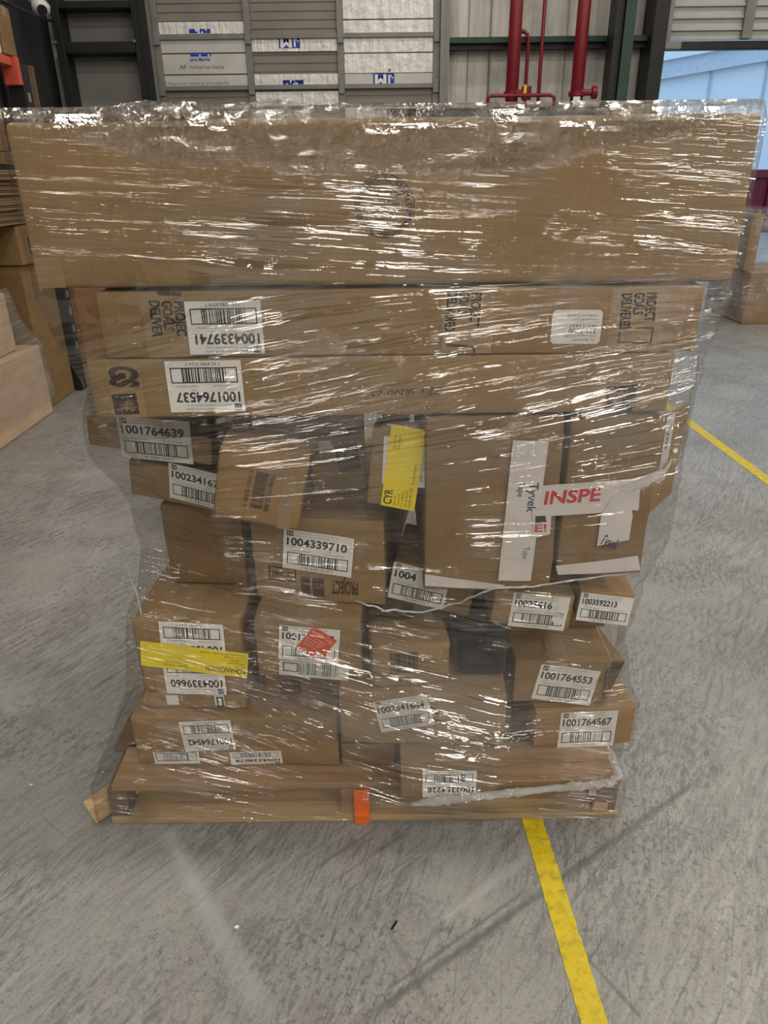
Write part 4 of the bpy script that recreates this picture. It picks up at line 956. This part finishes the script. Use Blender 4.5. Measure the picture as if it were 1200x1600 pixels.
# flap folded out at the right side of that carton
W12, H12 = S12.W, S12.H
q = MB(); q.add([(W12, .004, H12 * .40), (W12 + .070, .080, H12 * .43), (W12 + .078, .085, H12 * .99), (W12, .004, H12 * .99), (W12 - .003, .009, H12 * .40), (W12 + .067, .085, H12 * .43), (W12 + .075, .090, H12 * .99), (W12 - .003, .009, H12 * .99)],
        [(0, 1, 2, 3), (7, 6, 5, 4), (0, 4, 5, 1), (1, 5, 6, 2), (2, 6, 7, 3), (3, 7, 4, 0)]); q.obj('side_flap', KRAFT, S12.root)
ft = Flat().rect(0, 0, .135, .036, 0, 0, 6, 2).text('Tyvek', .02, .010, .015, 1, 1, w=.05, bold=.015)
V = []; Fs = []; I = []
for v, f, mi, ly in ft.parts:
    k = len(V)
    for a, b in v: t = (.012 + b) / .105; V.append((W12 + .074 * t + .001, .004 + .080 * t - .0015 - ly * .0004, H12 * .985 - a))
    Fs += [tuple(t_ + k for t_ in q_) for q_ in f]; I += [mi] * len(f)
mesh_obj('flap_tape', V, Fs, [WTAPE, NAVY], I, S12.root)

# ---- the three long cartons on top
B3 = Carton('long flat carton, third from the top, label reading 1001764537 upside down', (148, 645), (1040, 649), (148, 562), .55, Y=1.25, level=True, mat=KRAFT2, seed=26, amp=.0012, dz=-.002)
B3.stick('shipping_label', lambda w, h: ship_label(w, h, '1001764537', 21), L3, (384, 642), (268, 644), (375, 562))
def patch(w, h):
    f = Flat(); f.rect(0, 0, w, h, 0, 0, 3, 3)
    for i, t in enumerate(('THE', 'HOME', 'DEPOT')): f.text(t, w * (.13 + .10 * i), h * (.42 - .13 * i) + h * .10, h * .18, 1, 1, w=w * (.34 + .13 * i), rot=.62, bold=.02)
    return f
B3.band('printed_tape', TAPE, .035, .094, .002, B3.H - .002)
B3.stick('printed_mark', patch, [STAMP, TAPE], (219, 646), (181, 648), (213, 614), base=.0014)
B3.stick('printed_mark', lambda w, h: Flat().text('GS', 0, 0, h, 0, 0, w=w, bold=.05), [STAMP], (214, 573), (217, 606), (172, 576), base=.0014)
B3.band('printed_tape', TAPE, .892, .955, .002, B3.H - .002)
B3.stick('printed_mark', patch, [STAMP, TAPE], (948, 603), (995, 602), (948, 642), base=.0014)
B3.stick('handwriting', lambda w, h: Flat().text('22 x sliced 25"', 0, h * .25, h * .55, 0, 0, w=w, shear=.35), [STAMP], (692, 620), (575, 628), (691, 598), base=.001)
B2 = Carton('long flat carton just below the largest one, white label reading 335-5000', (165, 556), (1085, 556), (165, 457), .55, Y=1.25, level=True, mat=KRAFT, seed=27, amp=.0012, dz=.001)
def pgd(words, hs):
    def f_(w, h):
        f = Flat()
        for i, (t, k) in enumerate(zip(words, hs)): f.text(t, w * (1 - k) if False else 0, h * (.70 - i * .345), h * .28, 0, 0, w=w * k, bold=.035)
        return f
    return f_
for u0, u1 in ((.075, .150), (.585, .672), (.872, .965)): B2.band('printed_tape', TAPE, u0, u1, .002, B2.H - .002)
B2.stick('printed_mark', pgd(('PROJEC', 'GOALS', 'DELIVER'), (.95, .82, 1.0)), [INK], (289, 471), (294, 528), (233, 472), base=.0014)
B2.stick('printed_mark', pgd(('PROJECT', 'GOALS', 'DELIVERED'), (.84, .55, 1.0)), [INK], (754, 457), (748, 520), (699, 457), base=.0014)
B2.stick('printed_mark', pgd(('PROJECT', 'GOALS', 'DELIVERED'), (.80, .60, 1.0)), [INK], (1028, 456), (1022, 512), (972, 456), base=.0014)
B2.stick('printed_mark', lambda w, h: Flat().frame(0, 0, w, h * 2, h * .2, 0, 0), [STAMP], (966, 523), (1019, 524), (965, 536), base=.0014)
B2.stick('printed_mark', lambda w, h: Flat().rect(0, 0, w, h * .45, 0, 0, 6, 1).rect(w * .94, -h, w * .06, h * 1.2, 0, 0, 1, 3), [STAMP], (699, 530), (744, 534), (698, 541), base=.0014)
B2.stick('printed_mark', lambda w, h: Flat().text('SB', 0, 0, h, 0, 0, w=w, bold=.06), [STAMP], (285, 462), (244, 461), (285, 456), base=.0014)
B2.stick('shipping_label', lambda w, h: ship_label(w, h, '1004339741', 22), L3, (414, 552), (298, 554), (408, 469), base=.0020)
def lab335(w, h):
    f = Flat(); r = w * .06; f.poly([(r, 0), (w - r, 0), (w, r), (w, h - r), (w - r, h), (r, h), (0, h - r), (0, r)], 0, 0)
    f.text('335-5000', w * .10, h * .54, h * .15, 1, 1, w=w * .55); f.text('PRO: 5 LAYC', w * .10, h * .42, h * .08, 1, 1, w=w * .55, res=1)
    f.text('TO: Marlow MT', w * .10, h * .84, h * .08, 2, 1, w=w * .45, res=1); f.text('2 Pkgs ship to 0112 MT', w * .10, h * .72, h * .08, 2, 1, w=w * .62, res=1)
    f.text('1001764741 2025', w * .10, h * .24, h * .07, 2, 1, w=w * .5, res=1); f.text('ORDER SHIP TO HOME', w * .10, h * .13, h * .07, 2, 1, w=w * .6, res=1); return f
B2.stick('white_label', lab335, L3B, (936, 537), (859, 537), (938, 484), base=.0012)
BG = Carton('largest carton, long and tall across the top with a round stamp', (58, 451), (1142, 447), (36, 190), .58, Y=1.25, level=True, mat=KRAFT2, seed=28, amp=.0022, freq=3.5, rnd=.008, dz=.004)
def stamp(w, h):
    f = Flat(); c = w / 2
    for r, t in ((.98, .030), (.72, .022)):
        n = 64
        for i in range(n):
            a, b = 2 * math.pi * i / n, 2 * math.pi * (i + 1) / n; R1, R2 = c * r, c * (r - t)
            f.poly([(c + R1 * math.cos(a), c + R1 * math.sin(a)), (c + R1 * math.cos(b), c + R1 * math.sin(b)), (c + R2 * math.cos(b), c + R2 * math.sin(b)), (c + R2 * math.cos(a), c + R2 * math.sin(a))], 0)
    def arc(txt, a0, a1, rr, hh, flip):
        for i, ch in enumerate(txt):
            a = a0 + (a1 - a0) * (i + .5) / len(txt)
            if ch == ' ': continue
            f.text(ch, c + rr * c * math.cos(a), c + rr * c * math.sin(a), hh * c, 0, 0, rot=a + (math.pi / 2 if flip else -math.pi / 2), align='C', bold=.03)
    arc('THIS BOX MEETS ALL CONSTRUCTION', rad(200), rad(-20), .76, .15, False)
    arc('OF APPLICABLE FREIGHT CLASSIFICATION', rad(198), rad(342), .92, .13, True)
    for i, t in enumerate(('EDGE CRUSH', 'TEST', '32', 'LBS IN')): f.text(t, c, c * (1.32 - .24 * i), c * .15, 0, 0, align='C', bold=.02)
    f.rect(w * .25, h * .42, w * .5, h * .008, 0); f.rect(w * .25, h * .56, w * .5, h * .008, 0); return f
BG.stick('round_stamp', stamp, [STAMP], (553, 275), (649, 275), (553, 373), base=.0008)
BG.band('packing_tape', TAPE, .004, .05, .002, .05)
# open top flaps: front flap board with its fluted edge, seen just above the front edge
def fluted(u0, u1, z0, y0, dep, name):
    q = MB(); W_ = u1 - u0; n = int(W_ / .003)
    q.box((u0, y0, z0), (u1, y0 + dep, z0 + .0007)); q.box((u0, y0, z0 + .0052), (u1, y0 + dep, z0 + .0059))
    V = []; Fc = []
    for i in range(n + 1):
        x = u0 + W_ * i / n; z = z0 + .0030 + .0022 * math.sin(i * math.pi / 1.0 + math.pi / 2); V += [(x, y0 + .0005, z), (x, y0 + dep, z)]
    for i in range(n): Fc.append((2 * i, 2 * i + 2, 2 * i + 3, 2 * i + 1))
    q.add(V, Fc, 0); return q.obj(name, [KRAFT3], BG.root)
fl_l = MB().box((.04, .004, BG.H + .004), (.36, .26, BG.H + .010), bev=.0015).obj('top_flap', KRAFT3, BG.root)
fluted(.59, .96, BG.H + .006, .008, .26, 'top_flap')
for c in Carton.all: pass

# ---- the stretch film: at every height the taut outline round the cartons, pulled straight between what sticks out
def hull2(P):
    P = sorted(set((round(a, 5), round(b, 5)) for a, b in P))
    def half(Q):
        h = []
        for p in Q:
            while len(h) > 1 and (h[-1][0] - h[-2][0]) * (p[1] - h[-2][1]) - (h[-1][1] - h[-2][1]) * (p[0] - h[-2][0]) <= 0: h.pop()
            h.append(p)
        return h
    a, b = half(P), half(P[::-1]); return a[:-1] + b[:-1]
solids = []
for c in Carton.all:
    solids.append(np.array([tuple(c.M @ Vector((x, y, z))) for x in (0, c.W) for y in (0, c.D) for z in (0, c.H)]))
solids.append(np.array([(x, y, z) for x in (PX0, PX1) for y in (PY0 - .014, PY1) for z in (0, DK)]))
for c in (S11, S12): solids.append(np.array([tuple(c.M @ Vector((x, y, z))) for x in (0, c.W) for y in (-.009, .05) for z in (0, c.H)]))
solids.append(np.array([tuple(S12.M @ Vector((x, y, z))) for x in (W12 - .07, W12 + .03) for y in (-.022, .05) for z in (.10, .19)]))
solids.append(np.array([tuple(S12.M @ Vector(p)) for p in ((W12, 0, H12 * .4), (W12 + .072, .082, H12 * .43), (W12 + .08, .087, H12), (W12, 0, H12))]))
solids.append(np.array([tuple(S8.M @ Vector(p)) for p in ((W8, 0, 0), (W8 + .052, .06, H8 * .6), (W8, .16, 0), (W8, .16, H8), (W8, 0, H8))]))
def slice_pts(S, z):
    out = [tuple(p[:2]) for p in S if abs(p[2] - z) < 1e-4]
    for i in range(len(S)):
        for j in range(i + 1, len(S)):
            a, b = S[i], S[j]
            if (a[2] - z) * (b[2] - z) < 0: t = (z - a[2]) / (b[2] - a[2]); out.append((a[0] + t * (b[0] - a[0]), a[1] + t * (b[1] - a[1])))
    return out
ZT = BG.top
dzr = .007; zrows = np.arange(.012, ZT - .004, dzr)
CX, CY_ = 0.0, 1.62
ang = np.concatenate([np.linspace(-math.pi * 1.0, -.0, 420, endpoint=False), np.linspace(0, math.pi, 300, endpoint=False)])
NA = len(ang); ca, sa = np.cos(ang), np.sin(ang)
def radial(H):
    H = np.array(H) - np.array([CX, CY_]); r = np.zeros(NA)
    for i in range(len(H)):
        a, b = H[i], H[(i + 1) % len(H)]; e = b - a; nrm = np.array([e[1], -e[0]]); d = a @ nrm
        den = ca * nrm[0] + sa * nrm[1]
        with np.errstate(divide='ignore', invalid='ignore'): t = np.where(np.abs(den) > 1e-9, d / den, np.inf)
        px, py = t * ca - a[0], t * sa - a[1]; k = (px * e[0] + py * e[1]) / (e @ e)
        ok = (t > 0) & (k >= -1e-6) & (k <= 1 + 1e-6) & np.isfinite(t); r = np.where(ok, np.maximum(r, np.where(ok, t, 0)), r)
    return r
def row_r(z):
    P = [p for S in solids for p in slice_pts(S, z)]
    return radial(hull2(P)) if len(P) > 2 else np.zeros(NA)
Rr = np.array([row_r(z) for z in zrows])
n = len(zrows); Rd = Rr.copy()
for k in (1, 2): Rd[k:] = np.maximum(Rd[k:], Rr[:-k]); Rd[:-k] = np.maximum(Rd[:-k], Rr[k:])
env = Rd.copy(); win = int(.27 / dzr)
for a in range(1, win):
    for b in range(1, win - a + 1):
        if (a % 2 and a > 6) or (b % 2 and b > 6): continue
        t = a / (a + b); lo = Rd[:-(a + b)]; hi = Rd[a + b:]
        v = lo * (1 - t) + hi * t; env[a:n - b] = np.maximum(env[a:n - b], v)
env += .0062
ker = np.array([1, 2, 1.]) / 4
sm_ = env.copy(); sm_[1:-1] = env[:-2] * .25 + env[1:-1] * .5 + env[2:] * .25; env = np.maximum(sm_, Rd + .0055)
V = []; Fc = []
for j, z in enumerate(zrows):
    for i in range(NA):
        r = env[j, i]; x, y = CX + r * ca[i], CY_ + r * sa[i]
        slack = min(1.0, max(0.0, (r - Rd[j, i] - .006) / .05))
        r += .0016 * (1 + noise.noise(Vector((x * 14, y * 14, z * 60)))) + slack * .010 * noise.noise(Vector((x * 5 + z * 9, y * 5, z * 22)))
        r = max(r, Rd[j, i] + .0055)
        V.append((CX + r * ca[i], CY_ + r * sa[i], z))
# gathered rim above the top carton, then the film laid over the top
rim_rows = []
for k, (f, din) in enumerate(((.35, .003), (.75, .006), (1.0, .010), (.97, .016), (.97, .035), (.97, .075))):
    for i in range(NA):
        r = env[-1, i] - din; x, y = CX + r * ca[i], CY_ + r * sa[i]
        pk = noise.noise(Vector((x * 5.5 + 1.1, y * 5.5, .3))); pk2 = noise.noise(Vector((x * 26, y * 26, 2.0)))
        hgt = max(.0145, .013 + .034 * max(0, pk - .05) + .005 * pk2)
        wob = .004 * noise.noise(Vector((x * 30, y * 30, k * 2.0)))
        V.append((x + wob * ca[i], y + wob * sa[i], ZT + .004 + (hgt if k < 3 else .0155) * f))
for ks in (.75, .5, .25):
    for i in range(NA):
        r = env[-1, i] * ks; x, y = CX + r * ca[i], CY_ + r * sa[i]; V.append((x, y, ZT + .0185 + .003 * noise.noise(Vector((x * 9, y * 9, 1)))))
nr = n + 6 + 3
for j in range(nr - 1):
    for i in range(NA): Fc.append((j * NA + i, j * NA + (i + 1) % NA, (j + 1) * NA + (i + 1) % NA, (j + 1) * NA + i))
Fc.append(tuple((nr - 1) * NA + i for i in range(NA)))
film_root = empty('stretch_film', loc=(0, 1.6, 0)); tag(film_root, 'shiny clear stretch film wrapped round the whole pallet of cartons', 'plastic wrap')
fo_ = mesh_obj('wrap', V, Fc, FILM, smooth=True); fo_.parent = film_root; fo_.matrix_parent_inverse = Matrix.Translation((0, -1.6, 0))
# where the film is bunched into ropes: along the pallet edge and across the middle
def film_r(x, z):
    """front surface of the film at x, z"""
    j = int(min(n - 1, max(0, round((z - zrows[0]) / dzr)))); best = None
    k = np.argmin(np.where(sa < 0, np.abs(CX + env[j] * ca - x), 9)); return CY_ + env[j, k] * sa[k]
def rope(px_pts, r, seed):
    P = []
    for px, py in px_pts:
        y = 1.22
        for _ in range(12): p = at(px, py, y); y = film_r(p.x, p.z) - .002 - r * .85
        P.append(at(px, py, y))
    fine = []
    for a, b in zip(P, P[1:]):
        for k in range(14): fine.append(a + (b - a) * (k / 14))
    fine.append(P[-1])
    fine = [p + Vector((0, -.002 * (1 + noise.noise(Vector((i * .3, seed, 0)))), .003 * noise.noise(Vector((i * .25, seed, 5))))) for i, p in enumerate(fine)]
    rr = [r * (.55 + .7 * abs(noise.noise(Vector((i * .35, seed, 9))))) * min(1, .25 + min(i, len(fine) - 1 - i) * .12) for i in range(len(fine))]
    o = MB().tube(fine, rr, 9).obj('bunched_film_edge', FILMROPE, None, True); o.parent = film_root; o.matrix_parent_inverse = Matrix.Translation((0, -1.6, 0))
rope([(640, 1256), (705, 1248), (780, 1240), (860, 1231), (920, 1226), (955, 1222), (966, 1208), (958, 1188), (950, 1166)], .013, 1)
rope([(555, 938), (600, 952), (660, 956), (720, 940), (770, 918), (830, 916), (900, 905), (1000, 893)], .0030, 2)
rope([(196, 880), (214, 925), (222, 962)], .003, 3)
